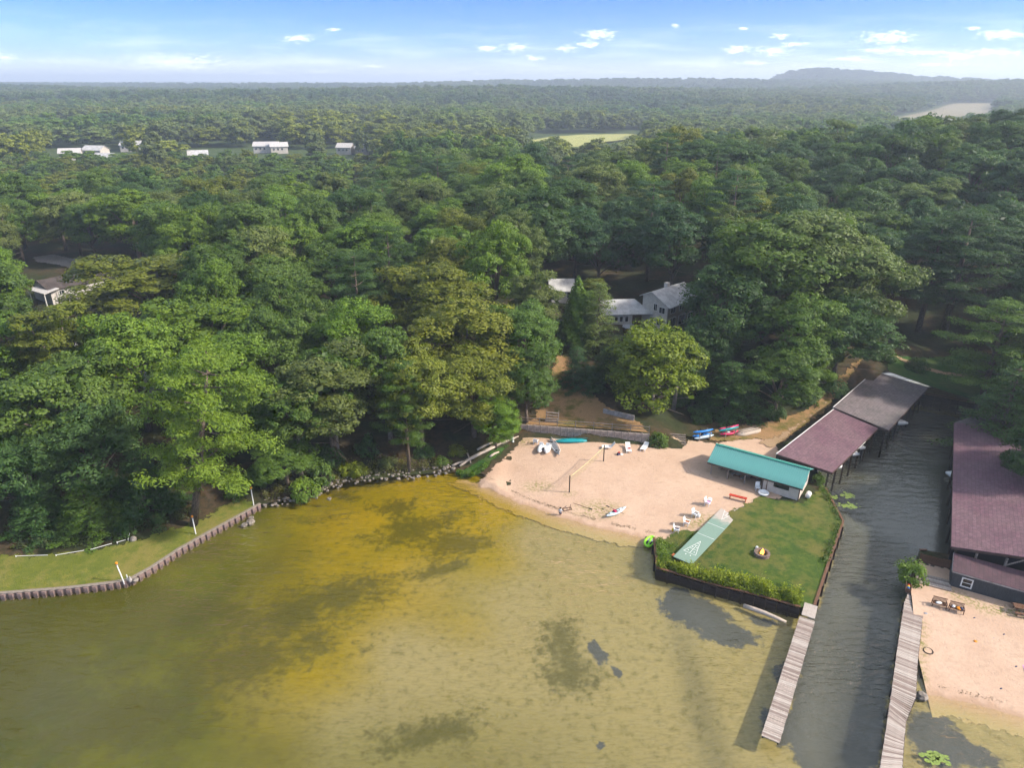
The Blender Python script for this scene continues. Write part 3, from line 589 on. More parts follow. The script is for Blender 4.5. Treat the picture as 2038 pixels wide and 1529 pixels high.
def whorl(seed, Ht=20.0, R=4.2, base=0.22, rows=13, per=5, droop=0.0, rise=0.25, nl=20, leaf=0.24, shape='pine', mat='leaf', lean=(0, 0), dens=4):
    rs = np.random.RandomState(seed); P, N, S, T = [], [], [], []; limbs = [([(0, 0, -0.6), (lean[0] * .4, lean[1] * .4, Ht * .5), (lean[0], lean[1], Ht * .98)], (0.017 * Ht, 0.012 * Ht, 0.002 * Ht))]
    for i in range(rows):
        f = (i + rs.uniform(-.2, .2)) / (rows - 1); f = min(max(f, 0), 1); z = Ht * (base + (1 - base) * f * 0.97)
        L = R * ((1 - f) ** 0.75 * 0.9 + 0.12) if shape == 'spruce' else R * (0.35 + 0.75 * math.sin(math.pi * min(1, 0.25 + f * 0.72))) * rs.uniform(0.7, 1.15)
        ax = np.array([lean[0] * z / Ht, lean[1] * z / Ht, 0])
        for j in range(per):
            az = 2 * math.pi * j / per + i * 1.1 + rs.uniform(-.35, .35); l = L * rs.uniform(0.65, 1.15); d = np.array([math.cos(az), math.sin(az), 0])
            nt = max(2, int(dens * l / 1.4)); u = rs.uniform(0.35, 1.0, nt); sl = rise - droop
            cen = ax + d * (l * u)[:, None] + np.array([0, 0, 1]) * (z + sl * l * u)[:, None] + rs.normal(size=(nt, 3)) * 0.28 * np.array([1, 1, 0.4])
            side = np.cross(d, [0, 0, 1]); cen = cen + side * (rs.uniform(-1, 1, nt) * 0.30 * l * (1.1 - u))[:, None]
            a = tufts(rs, cen, np.tile(unit(d * 0.4 + np.array([0, 0, 0.7])), (nt, 1)), rs.uniform(0.5, 0.85, nt) * (R / 4.2) ** .5, nl, leaf, 0.35, 0.6, 0.45)
            P.append(a[0]); N.append(a[1]); S.append(a[2]); T.append(a[3])
            if mat == 'leaf': s = Vector((ax[0], ax[1], z)); e = Vector(ax + d * l * 0.9 + np.array([0, 0, z + sl * l * .9])); limbs.append(((s, e), (0.004 * Ht, 0.0012 * Ht)))
    me = quads_mesh('crown', np.concatenate(P), np.concatenate(N), np.concatenate(S), np.concatenate(T), rs, M[mat], 0.4)
    return me, (trunk_mesh('trunk', limbs, M['bark']) if mat == 'leaf' else None)
def cone(seed, Ht=9.0, R=2.0, n=7000, leaf=0.16, mat='leaf'):
    rs = np.random.RandomState(seed); f = 1 - np.sqrt(rs.uniform(0, 1, n)); az = rs.uniform(0, 6.2832, n)
    rr = R * ((1 - f) ** 0.8) * (0.82 + 0.18 * np.sin(az * 5 + f * 17) + 0.10 * np.sin(az * 11 - f * 31)) * rs.uniform(0.8, 1.06, n)
    pos = np.stack([rr * np.cos(az), rr * np.sin(az), 0.3 + f * (Ht - 0.3)], 1); nr = unit(np.stack([np.cos(az), np.sin(az), np.full(n, 0.5)], 1) + rs.normal(size=(n, 3)) * 0.4)
    me = quads_mesh('crown', pos, nr, leaf * rs.uniform(.7, 1.4, n), 0.5 + 0.2 * np.sin(az * 5 + f * 17) + rs.normal(size=n) * 0.15, rs, M[mat], 0.5)
    return me, trunk_mesh('trunk', [([(0, 0, -0.4), (0, 0, Ht * .9)], (0.18, 0.03))], M['bark'])
def shrub(seed, R=1.5, Ht=1.6, n=50, nl=30, leaf=0.10, mat='leaf'):
    rs = np.random.RandomState(seed); d = unit(rs.normal(size=(n, 3))); d[:, 2] = np.abs(d[:, 2]); lob = 1 + 0.25 * np.sin(np.arctan2(d[:, 1], d[:, 0]) * 3 + seed)
    cen = d * np.array([R, R, Ht]) * (rs.uniform(0.55, 1.0, (n, 1)) * lob[:, None]) * 0.85
    a = tufts(rs, cen, d, rs.uniform(0.28, 0.5, n) * R / 1.5 + 0.08, nl, leaf, 0.7, 0.5)
    me = quads_mesh('foliage', *a[:3], a[3], rs, M[mat])
    st = [([(0, 0, -0.2), (math.cos(k) * .25 * R, math.sin(k) * .25 * R, Ht * .6)], (0.05, 0.015)) for k in (0.3, 1.6, 2.9, 4.2, 5.4)]
    return me, trunk_mesh('stem', st, M['bark'])

PROTO = {'broad': [], 'oval': [], 'pine': [], 'spruce': [], 'cone': [], 'birch': [], 'hemlock': [], 'bare': []}
PROTO['bare'].append(broadleaf(95, 16, 3.6, 0.52, 12, 22, 44, 0.125, bark='bark_pale'))
for s in range(7): PROTO['broad'].append(broadleaf(10 + s, 17, 5.4, 0.22 + 0.02 * (s % 3), 17 + s % 4, spread=1 + 0.12 * (s % 3 - 1)))
for s in range(4): PROTO['oval'].append(broadleaf(40 + s, 19, 4.3, 0.22, 19, leaf=0.128, top=0.6))
for s in range(2): PROTO['pine'].append(whorl(60 + s, 21, 4.9, 0.30, 9, 4, rise=0.16, dens=8, nl=44, leaf=0.125))
for s in range(2): PROTO['spruce'].append(whorl(70 + s, 15, 3.0, 0.05, 17, 6, droop=0.45, rise=0.1, shape='spruce', leaf=0.13, nl=24))
for s in range(1): PROTO['hemlock'].append(whorl(75 + s, 16, 4.4, 0.06, 15, 6, droop=0.35, rise=0.12, shape='spruce', leaf=0.15, nl=26))
for s in range(2): PROTO['cone'].append(cone(80 + s))
PROTO['birch'].append(broadleaf(90, 11, 4.6, 0.06, 24, 26, 34, 0.13, bark='bark_pale')); PROTO['birch'].append(broadleaf(91, 12, 4.4, 0.10, 22, 26, 34, 0.13, bark='bark_pale'))
SHRUBS = [shrub(100 + s) for s in range(4)]
PSIZE = {'broad': (17, 5.4), 'oval': (19, 4.3), 'pine': (21, 4.6), 'spruce': (15, 3.0), 'cone': (9, 2.0), 'birch': (11.5, 4.5), 'hemlock': (16, 4.4), 'bare': (16, 3.6)}
GREENS = {'olive': (0.154, 0.177, 0.022), 'mid green': (0.087, 0.149, 0.025), 'deep green': (0.056, 0.112, 0.029), 'blue green': (0.048, 0.101, 0.037), 'bright green': (0.118, 0.198, 0.020), 'yellow green': (0.164, 0.205, 0.016), 'sage green': (0.131, 0.173, 0.043), 'grey green': (0.111, 0.140, 0.046)}
TREES = []      # (x, y, z, kind, height, radius, colour, label, group)
def tree_at(x, y, kind, ht, rad, colour, label=None, z=None, lean=None):
    TREES.append(dict(x=x, y=y, z=h1(x, y) if z is None else z, kind=kind, ht=ht, rad=rad, col=colour, label=label, lean=lean))
def top_at(px, py, ht, wpx, kind, colour, label=None, lean=None):
    d = ray(px, py); tt = np.arange(50, 420, 0.25); X, Y, Z = d[0] * tt, d[1] * tt, CAM_H + d[2] * tt
    hz = H(X, Y); i = int(np.argmax((Z <= hz + ht) & (Y > 58))); v = Vector((X[i], Y[i], Z[i])); z = float(hz[i])
    dep = v.y * math.cos(PITCH) - (z + ht * .6 - CAM_H) * math.sin(PITCH)
    tree_at(v.x, v.y, kind, ht, max(1.0, wpx / FPX * dep / 2), colour, label, z, lean)
    return v
T_ = top_at
# --- trees one can pick out, by crown top, height, crown width
_b = on(385, 1046); tree_at(_b.x, _b.y, 'pine', 21.5, 6.0, 'bright green', 'tall layered green pine with a leaning bare trunk beside the seawall', _b.z, (0.115, 0))
T_(95, 712, 16, 270, 'broad', 'mid green', 'wide mid-green oak overhanging the dry lawn at the left edge')
T_(150, 800, 13, 220, 'broad', 'deep green', 'low spreading dark tree whose branches droop over the dry lawn')
T_(20, 860, 11, 170, 'broad', 'deep green', 'dark low tree cut by the left edge above the dry lawn')
T_(265, 900, 8, 170, 'hemlock', 'deep green', 'small dark hemlock behind the leaning pine trunk')
T_(160, 965, 6, 150, 'hemlock', 'mid green', 'short drooping conifer at the back of the dry lawn')
T_(60, 960, 6, 150, 'hemlock', 'deep green', 'dark short conifer at the left end of the dry lawn')
T_(640, 690, 16, 200, 'oval', 'sage green', 'sage-green oval tree just right of the leaning pine')
T_(560, 735, 14, 140, 'oval', 'mid green', 'narrow mid-green tree between the leaning pine and a sage tree')
T_(690, 600, 16, 190, 'broad', 'bright green', 'bright green round tree above the rocky shore')
T_(830, 690, 15, 190, 'broad', 'olive', 'olive tree with pale leaf tufts above the rocky shore')
T_(800, 720, 15, 110, 'pine', 'mid green', 'slim pine with a tall bare trunk on the rocky bank')
for _px, _py, _h, _l in ((777, 874, 16, 'tree with a tall pale bare trunk left of the slim pine'), (672, 912, 15, 'tree with a pale bare trunk above the yellow-green shrubs'), (600, 955, 13, 'tree with a pale trunk right of the seawall end'), (1340, 815, 12, 'slim bare-trunked tree behind the birch-like tree')):
    _v = on(_px, _py); tree_at(_v.x, _v.y, 'bare', _h, 3.6, 'mid green', _l)
T_(940, 690, 13, 190, 'broad', 'olive', 'olive broadleaf leaning out over the driftwood pile')
T_(1050, 700, 10.5, 130, 'broad', 'mid green', 'mid-green tree at the left end of the retaining wall')
T_(985, 790, 7.5, 120, 'broad', 'bright green', 'low bright tree just behind the driftwood pile')
T_(560, 880, 6, 130, 'broad', 'mid green', 'low round tree overhanging the end of the seawall')
T_(860, 520, 16, 230, 'broad', 'olive', 'broad olive crown high in the middle of the left woods')
T_(930, 600, 16, 240, 'broad', 'olive', 'large pale-tufted oak left of the grey house')
T_(1035, 600, 14, 160, 'broad', 'mid green', 'mid-green oak beside the grass slope left of the cedar')
T_(1062, 540, 13, 110, 'oval', 'sage green', 'pointed sage-green tree in front of the garage')
T_(1152, 548, 11.5, 90, 'cone', 'bright green', 'conical bright green cedar left of the grey house', lean=None)
T_(1195, 560, 11.5, 105, 'spruce', 'sage green', 'thin grey-topped spruce touching the grey house wing')
T_(1215, 690, 6.5, 110, 'hemlock', 'deep green', 'dark low hemlock on the slope beside the brown grass')
T_(1150, 690, 6.5, 90, 'hemlock', 'blue green', 'dark bluish conifer at the top of the brown grass slope')
T_(1310, 652, 12, 205, 'birch', 'yellow green', 'bright yellow-green birch-like tree beside the retaining wall')
T_(1550, 425, 20, 270, 'broad', 'mid green', 'left dome of the huge rounded oak mass behind the boathouse')
T_(1650, 410, 20, 260, 'broad', 'sage green', 'topmost dome of the huge oak mass behind the boathouse')
T_(1740, 470, 18, 200, 'broad', 'sage green', 'right shoulder of the huge oak mass above the boathouse roof')
T_(1460, 520, 17, 190, 'broad', 'deep green', 'deep green crown at the left flank of the huge oak mass')
T_(1590, 590, 14, 200, 'broad', 'mid green', 'front crown of the huge oak mass, facing the sand')
T_(1690, 600, 13, 190, 'broad', 'deep green', 'front crown directly above the grey end of the boathouse roof')
T_(1420, 620, 12, 130, 'broad', 'deep green', 'dark crown covering the right end of the grey house')
T_(1560, 700, 10, 160, 'broad', 'mid green', 'grey-tufted tree above the overturned rowboat')
T_(1620, 690, 8, 100, 'broad', 'bright green', 'small bright tree beside the top of the boathouse track')
T_(1460, 720, 8, 150, 'hemlock', 'deep green', 'dark conifer thicket behind the blue kayaks')
T_(1390, 700, 8, 90, 'hemlock', 'deep green', 'dark conifer just right of the birch-like tree')
T_(1940, 420, 22, 200, 'pine', 'blue green', 'tall dark pine with paired bare trunks on the shaded slope')
T_(1880, 440, 20, 160, 'pine', 'blue green', 'dark pine left of the paired bare trunks')
T_(2010, 600, 18, 180, 'pine', 'mid green', 'layered pine at the right edge behind the canal head lawn')
T_(2035, 720, 13, 180, 'hemlock', 'deep green', 'dark drooping conifer at the right edge over the lawn path')
T_(2095, 820, 12, 150, 'broad', 'deep green', 'dark tree at the right edge overhanging the plum boathouse roof')
T_(245, 368, 19, 115, 'oval', 'bright green', 'tall bright green tree standing alone above the gravel drive')
T_(285, 500, 15, 265, 'broad', 'olive', 'wide flat olive crown right of the gravel drive')
T_(480, 440, 18, 80, 'cone', 'bright green', 'narrow bright spire rising from the left canopy')
T_(545, 508, 16, 180, 'broad', 'mid green', 'dense round maple below the narrow bright spire')
T_(390, 590, 15, 220, 'broad', 'bright green', 'bright rounded crown above the leaning pine')
T_(870, 310, 20, 110, 'pine', 'blue green', 'dark pine rising at the back of the middle canopy')
T_(1350, 400, 19, 170, 'broad', 'blue green', 'blue-green oak directly behind the grey house')
T_(1060, 380, 19, 190, 'broad', 'deep green', 'big dark oak behind the garage roof')
T_(1480, 405, 17, 100, 'oval', 'sage green', 'spiky sage-green maple left of the huge oak mass')
T_(1850, 345, 18, 120, 'oval', 'sage green', 'pale spiky maple on the slope above the paired trunks')
NSPEC = len(TREES)
# --- clearings that stay open
CLEAR = [[(-3, 60), (-3, 84), (40, 84), (48, 62)], P2([(1030, 875), (1300, 890), (1285, 830), (1225, 800), (1165, 770), (1135, 730), (1100, 735), (1085, 770), (1040, 840)], 3.0),
         SAND1, LAWN_POINT, SAND2, P2([(-40, 1200), (530, 1010), (545, 985), (400, 1010), (-40, 1085)], 0.9),
         P2([(1400, 900), (1370, 850), (1520, 845), (1640, 800), (1740, 735), (1860, 720), (2000, 735), (2060, 770), (1950, 830), (1850, 790), (1660, 960), (1545, 920)], 1.0),
         P2([(60, 505), (120, 500), (205, 530), (260, 560), (190, 590), (120, 605), (40, 600), (50, 560)], 5.0), CANAL_POLY,
         P2([(1890, 1220), (1895, 800), (2060, 790), (2200, 1150), (2060, 1250)], 1.0), P2([(1215, 660), (1215, 600), (1300, 585), (1385, 600), (1385, 660)], 7.0), P2([(1090, 605), (1090, 570), (1140, 570), (1140, 605)], 7.0),
         P2([(1815, 720), (1810, 590), (1870, 590), (1880, 720)], 5.0)]
# sight lines the photo keeps open: in front of the houses, low trees only
rr = random.Random(11)
grid = {}
def near_ok(x, y, r):
    cx, cy_ = int(x // 8), int(y // 8)
    for i in range(cx - 2, cx + 3):
        for j in range(cy_ - 2, cy_ + 3):
            for (qx, qy, qr) in grid.get((i, j), ()):
                if (x - qx) ** 2 + (y - qy) ** 2 < (0.5 * (r + qr)) ** 2: return False
    return True
def occupy(x, y, r): grid.setdefault((int(x // 8), int(y // 8)), []).append((x, y, r))
for t in TREES: occupy(t['x'], t['y'], t['rad'] * 1.5)
def blocks(x, y, z, ht, rad):          # would it hide something the photo shows?
    px, top = PROJ(x, y, z + ht); _, bot = PROJ(x, y, z); hw = FPX * rad / (y * 0.92 + 14)
    for (x0, x1, y0, y1, dist) in ((1222, 1372, 582, 690, 122), (1092, 1135, 562, 600, 132), (40, 218, 505, 600, 165), (1040, 1290, 755, 860, 100), (1825, 1870, 600, 720, 116), (1745, 2000, 740, 830, 104), (1145, 1205, 550, 640, 108)):
        if y < dist + 4 and px + hw * .8 > x0 and px - hw * .8 < x1 and top < y1 and bot > y0 + 10: return True
    return False
def patch(x, y, s): return mnoise.noise(Vector((x / s, y / s, 3.7)))
FAR = []
N_IND = 300
tries = 0; fill = []
while tries < 26000:
    tries += 1; y = 62 + 300 * rr.random() ** 0.8; x = rr.uniform(-1, 1) * (0.80 * y + 35)
    r = rr.uniform(5.2, 9.0)
    if not near_ok(x, y, r * 1.5): continue
    lowz = y > 205 and PROJ(x, y, 20)[0] < 780
    if lowz: r *= 0.72
    if y > 215 and 1010 < PROJ(x, y, 20)[0] < 1320: continue
    if y < 165 and (not bool(inside(np.array([x]), np.array([y]), LANDPOLY)[0]) or float(dist_poly(np.array([x]), np.array([y]), SHORE)[0]) < (5.5 if x < 0 else 7)): continue
    if any(bool(inside(np.array([x]), np.array([y]), c)[0]) for c in CLEAR): continue
    ht = rr.uniform(13.5, 17.5) + 0.45 * r - 1.5 * (0.85 if x < -20 and y < 110 else 1.0); z = h1(x, y)
    if lowz: ht = 0.5 * ht
    if blocks(x, y, z, ht, r):
        ht = 6.5; r = 3.0
        if blocks(x, y, z, ht, r): continue
    occupy(x, y, r * 1.5); pn = patch(x, y, 26) + rr.uniform(-.35, .35)
    if x > 55 and y < 210: cs = ['deep green', 'blue green', 'deep green', 'mid green']
    elif x > 5: cs = ['mid green', 'deep green', 'blue green', 'sage green', 'bright green', 'olive']
    else: cs = ['mid green', 'olive', 'bright green', 'mid green', 'sage green', 'deep green']
    col = cs[int(min(0.999, max(0, pn * 0.5 + 0.5)) * len(cs))]
    kd = rr.random(); kind = 'broad' if kd < .66 else 'oval' if kd < .9 else 'pine' if kd < .95 else 'hemlock'
    if kind == 'pine': ht *= 1.1; r *= 0.75; col = 'blue green' if x > 0 else 'deep green'
    if kind == 'oval': r *= 0.85; ht *= 1.05
    fill.append(dict(x=x, y=y, z=z, kind=kind, ht=ht, rad=r, col=col, label=None, lean=None))
def inview(t):
    px, top = PROJ(t['x'], t['y'], t['z'] + t['ht']); hw = FPX * t['rad'] / (t['y'] * .92 + 14); return -1.4 * hw < px < 2038 + 1.4 * hw and top < 1400
vis = sorted([t for t in fill if inview(t)], key=lambda t: math.hypot(t['x'], t['y']))
nfill = N_IND - NSPEC; rest = vis[nfill:] + [t for t in fill if not inview(t)]; vis = vis[:nfill]
ORD = ['first', 'second', 'third', 'fourth', 'fifth', 'sixth', 'seventh', 'eighth', 'ninth', 'tenth', 'eleventh', 'twelfth', 'thirteenth', 'fourteenth', 'fifteenth', 'sixteenth', 'seventeenth', 'eighteenth', 'nineteenth', 'twentieth']
ORD += ['twenty-' + o for o in ORD[:9]] + ['thirtieth'] + ['thirty-' + o for o in ORD[:9]] + ['fortieth'] + ['forty-' + o for o in ORD[:9]]
BANDS = [(0, 88, 'row nearest the lake'), (88, 102, 'row level with the retaining wall'), (102, 114, 'row level with brown grass slope'), (114, 126, 'row level with the grey house'),
         (126, 138, 'row just behind the grey house'), (138, 150, 'row level with dark-roofed house'), (150, 162, 'row level with the gravel drive'), (162, 175, 'row beyond the gravel drive'), (175, 190, 'canopy row well beyond the houses'), (190, 202, 'fifth row from back of near canopy'), (202, 214, 'fourth row from back of near canopy'), (214, 226, 'third row from back of near canopy'), (226, 240, 'second hindmost row of near canopy'), (240, 400, 'hindmost row of near canopy')]
KW = {'broad': 'round broadleaf', 'oval': 'oval broadleaf', 'pine': 'pine', 'hemlock': 'hemlock', 'spruce': 'spruce', 'cone': 'cedar', 'birch': 'birch'}
for lo, hi, nm in BANDS:
    row = sorted([t for t in vis if lo <= t['y'] < hi], key=lambda t: PROJ(t['x'], t['y'], t['z'] + t['ht'])[0])
    for i, t in enumerate(row): t['label'] = f"{t['col'].replace(' ', '-')} {KW[t['kind']]}, {ORD[min(i, len(ORD) - 1)]} from left in {nm}"
pr = random.Random(5)
KNAME = {'broad': 'broadleaf_tree', 'oval': 'maple_tree', 'pine': 'pine_tree', 'spruce': 'spruce_tree', 'cone': 'cedar_tree', 'birch': 'birch_tree', 'hemlock': 'hemlock_tree', 'bare': 'broadleaf_tree'}
for t in TREES + vis:
    k = t['kind']; cm_, tm_ = pr.choice(PROTO[k]); ph, prd = PSIZE[k]
    o = thing(KNAME[k], t['label'], 'tree', (t['x'], t['y'], t['z'] - 0.1), pr.uniform(0, 6.28), 'trees of the near woods')
    o.scale = (t['rad'] / prd, t['rad'] / prd, t['ht'] / ph)
    if t['lean']: o.rotation_euler = (0, math.atan(t['lean'][0] * 2.2), 0)
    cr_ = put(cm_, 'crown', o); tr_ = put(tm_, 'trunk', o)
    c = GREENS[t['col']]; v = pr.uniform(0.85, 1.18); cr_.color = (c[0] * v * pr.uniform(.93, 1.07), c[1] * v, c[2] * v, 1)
# --- shrubs along the shore and the wood's edge
SHR = [(610, 985, 2.0, 2.2, 'bright green', 'bright round shrub at the water where the seawall meets the stones'), (640, 955, 1.9, 2.4, 'mid green', 'mid-green shrub on the stones, left of a yellow-green one'),
       (690, 958, 1.2, 1.4, 'yellow green', 'yellow-green shrub leaning over the left stones'), (715, 945, 1.4, 1.7, 'yellow green', 'largest yellow-green shrub on the rocky bank'), (655, 925, 1.9, 2.6, 'deep green', 'dark shrub under the pale trunk on the rocky bank'),
       (730, 900, 1.7, 2.2, 'deep green', 'dark undergrowth bush between the bare trunks'), (845, 905, 1.5, 1.4, 'deep green', 'low dark bush right of the slim pine trunk'), (880, 925, 1.1, 0.9, 'mid green', 'small bush above the last stones'),
       (1005, 872, 1.3, 1.6, 'mid green', 'bush at the left end of the driftwood pile top'), (1350, 800, 1.8, 2.2, 'mid green', 'shrub under the birch-like tree near the wall end'), (1310, 868, 1.6, 1.9, 'mid green', 'shrub hiding the right end of the retaining wall'),
       (1440, 835, 1.7, 1.7, 'deep green', 'dark hedge bush behind the pink and teal kayaks'), (1395, 838, 1.5, 1.6, 'deep green', 'dark bush behind the blue kayaks'), (1540, 830, 1.9, 2.0, 'deep green', 'dark bush beyond the overturned rowboat'), (1600, 795, 2.0, 2.2, 'deep green', 'dark bush halfway up the boathouse track'), (1668, 758, 2.2, 2.4, 'deep green', 'dark bush at the top of the boathouse track'),
       (1580, 890, 1.4, 1.0, 'olive', 'olive weed bush between the green shelter and the boathouse'), (1628, 962, 0.9, 1.3, 'mid green', 'shrub at the canal corner behind the green shelter'), (1812, 1152, 1.7, 2.0, 'bright green', 'round green bush at the canal edge beside the wooden fence'),
       (1820, 735, 2.0, 1.8, 'deep green', 'dark bush on the far side of the canal head path'), (1760, 715, 2.2, 2.2, 'deep green', 'dark bush behind the far end of the boathouse'), (1235, 700, 1.8, 2.0, 'deep green', 'dark shrub below the patio'), (1240, 775, 2.0, 2.2, 'deep green', 'dark shrub beside the low concrete wall'),
       (1190, 745, 1.9, 2.0, 'blue green', 'bluish shrub along the right edge of the brown grass'), (470, 985, 1.6, 1.5, 'mid green', 'shrub on the bank above the seawall end'), (345, 1005, 1.7, 1.7, 'deep green', 'dark shrub behind the leaning pine trunk'), (235, 1050, 1.4, 1.1, 'deep green', 'dark bush behind the white rail'), (95, 1075, 1.6, 1.2, 'deep green', 'dark bush behind the left end of the white rail'), (1965, 745, 2.2, 2.2, 'deep green', 'dark bush at the wood edge behind the lawn path'), (1105, 850, 0.1, 0.1, 'olive', ''),
       (525, 960, 1.6, 1.8, 'mid green', 'leafy shrub above the stones at the seawall end'), (770, 925, 1.4, 1.2, 'grey green', 'grey-green bush above the middle of the stones'), (910, 905, 1.4, 1.3, 'olive', 'olive bush beside the lower end of the driftwood')]
for px, py, r, h, c, lb in SHR:
    if not lb: continue
    v = on(px, py); v.z = max(v.z, 0.4); s = pr.choice(SHRUBS); o = thing('shrub', lb, 'shrub', v, pr.uniform(0, 6.28), 'shrubs along the shore and wood edge'); o.scale = (r / 1.5, r / 1.5, h / 1.6)
    f = put(s[0], 'foliage', o); put(s[1], 'stem', o); cc = GREENS[c]; f.color = cc + (1,)
# --- the forest that reads as one mass: geometry-node instances over scattered points
fr = np.random.RandomState(3); PT, SCL, COLR, PI_ = [], [], [], []
for t in rest:
    PT.append((t['x'], t['y'], t['z'])); SCL.append((t['rad'] / 5.4, t['rad'] / 5.4, t['ht'] / 17)); COLR.append(GREENS[t['col']]); PI_.append(fr.randint(0, 6))
FCLEAR = [P2([(1030, 335), (1075, 268), (1290, 262), (1290, 300), (1240, 335)], 3), P2([(1755, 246), (1760, 226), (1880, 203), (1985, 203), (1998, 215), (1960, 240)], 12)]
def scatter(y0, y1, spacing, sc, tall, keep=1.0, pale=0.0, kmax=6, k0=0):
    n = int((y1 * y1 - y0 * y0) * 0.86 / (spacing * spacing)); y = np.sqrt(fr.uniform(y0 * y0, y1 * y1, n)); x = y * fr.uniform(-0.86, 0.86, n)
    ok = fr.uniform(size=n) < keep
    for c in FCLEAR + VILLAGE: ok &= ~inside(x, y, c)
    ok &= ~((y < 450) & (x / y < -0.13) & (fr.uniform(size=n) < 0.62))
    x, y = x[ok], y[ok]; z = H(x, y)
    nn = np.array([patch(a, b, 110 + y0 * 0.08) for a, b in zip(x, y)]) * 1.1 + fr.uniform(-.28, .28, len(x))
    pal = [np.array(GREENS[c]) for c in ('deep green', 'blue green', 'mid green', 'sage green', 'grey green', 'olive')]
    for a, b, c, q in zip(x, y, z, nn):
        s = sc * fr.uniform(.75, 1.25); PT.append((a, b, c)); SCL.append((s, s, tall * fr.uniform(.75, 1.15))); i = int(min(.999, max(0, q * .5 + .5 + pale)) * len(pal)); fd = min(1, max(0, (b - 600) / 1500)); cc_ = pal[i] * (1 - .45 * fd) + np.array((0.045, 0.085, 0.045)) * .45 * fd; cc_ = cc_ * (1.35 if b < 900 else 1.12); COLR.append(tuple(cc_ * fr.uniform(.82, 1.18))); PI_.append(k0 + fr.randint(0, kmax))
VILLAGE = [P2(q, 6) for q in ([(80, 372), (95, 306), (255, 296), (265, 372)], [(480, 362), (490, 300), (560, 299), (570, 362)], [(650, 360), (662, 300), (722, 300), (732, 360)], [(340, 362), (355, 305), (400, 307), (410, 362)])]
scatter(330, 480, 12.5, 1.25, 0.85, 0.80, 0.25)
scatter(480, 900, 14, 1.4, 0.95, 0.92, 0.10)
scatter(900, 1700, 17, 1.75, 1.1, 1.0, -0.10)
scatter(1700, 3000, 24, 2.3, 1.1, 1.0, -0.15)
scatter(3000, 5200, 42, 4.2, 1.05, 1.0, -0.15)
scatter(5200, 10500, 85, 9.0, 1.15, 1.0, -0.15)
FPROTO = [broadleaf(200 + s, 17, 5.4, 0.12, 14, 13, 14, 0.40, mat='leaf_far')[0] for s in range(6)]
fobs = []
for i, m_ in enumerate(FPROTO): fobs.append(bpy.data.objects.new('far_crown', m_))
fm = bpy.data.meshes.new('forest'); fm.from_pydata(PT, [], [])
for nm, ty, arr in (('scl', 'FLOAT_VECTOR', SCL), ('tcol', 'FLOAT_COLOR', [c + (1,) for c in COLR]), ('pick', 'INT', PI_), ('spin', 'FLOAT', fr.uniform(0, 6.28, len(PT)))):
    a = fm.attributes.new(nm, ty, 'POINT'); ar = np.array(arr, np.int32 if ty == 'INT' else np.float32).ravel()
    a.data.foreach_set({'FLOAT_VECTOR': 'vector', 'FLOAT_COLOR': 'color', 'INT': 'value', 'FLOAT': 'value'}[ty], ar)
forest = bpy.data.objects.new('forest', fm); COL.objects.link(forest)
ng = bpy.data.node_groups.new('forest_scatter', 'GeometryNodeTree'); ng.interface.new_socket('Geometry', in_out='INPUT', socket_type='NodeSocketGeometry'); ng.interface.new_socket('Geometry', in_out='OUTPUT', socket_type='NodeSocketGeometry')
def gn(t): return ng.nodes.new(t)
gi, go = gn('NodeGroupInput'), gn('NodeGroupOutput'); ip = gn('GeometryNodeInstanceOnPoints'); gg = gn('GeometryNodeGeometryToInstance')
for o in fobs[::-1]:
    oi = gn('GeometryNodeObjectInfo'); oi.inputs['Object'].default_value = o; oi.inputs['As Instance'].default_value = True; ng.links.new(oi.outputs['Geometry'], gg.inputs[0])
def named(nm, ty):
    n = gn('GeometryNodeInputNamedAttribute'); n.data_type = ty; n.inputs[0].default_value = nm; return n.outputs[0]
ng.links.new(gi.outputs[0], ip.inputs['Points']); ng.links.new(gg.outputs[0], ip.inputs['Instance']); ip.inputs['Pick Instance'].default_value = True
ng.links.new(named('pick', 'INT'), ip.inputs['Instance Index']); ng.links.new(named('scl', 'FLOAT_VECTOR'), ip.inputs['Scale'])
cx_ = gn('ShaderNodeCombineXYZ'); ng.links.new(named('spin', 'FLOAT'), cx_.inputs[2]); ng.links.new(cx_.outputs[0], ip.inputs['Rotation']); ng.links.new(ip.outputs[0], go.inputs[0])
md = forest.modifiers.new('scatter', 'NODES'); md.node_group = ng
struct(forest, 'hazy mixed forest beyond the near trees, stretching to the horizon', 'stuff')
# --- the air
hb = MB(); hb.box((0, 5400, 39), (26000, 12800, 152)); haze = hb.build('haze', None); struct(haze, 'thin blue summer haze', 'stuff')
hm = bpy.data.materials.new('haze'); hm.use_nodes = True; hm.node_tree.nodes.clear(); pv = hm.node_tree.nodes.new('ShaderNodeVolumePrincipled'); ho = hm.node_tree.nodes.new('ShaderNodeOutputMaterial')
pv.inputs['Color'].default_value = (0.78, 0.88, 1.0, 1); pv.inputs['Density'].default_value = 0.00030; pv.inputs['Anisotropy'].default_value = 0.2; hm.node_tree.links.new(pv.outputs[0], ho.inputs['Volume']); haze.data.materials.append(hm)
# ================================================================ buildings and shore works
def plank_run(parent, me, a, b, n, name='plank', rs=None, z=0.0, wob=0.012):
    a, b = Vector(a), Vector(b)
    for i in range(n):
        p = a.lerp(b, (i + .5) / n); o = put(me, name, parent, (p.x + rs.uniform(-wob, wob), p.y + rs.uniform(-wob, wob), p.z + z + rs.uniform(-.008, .008)), heading(a, b) + rs.uniform(-.012, .012))
    return parent
rb = random.Random(21)
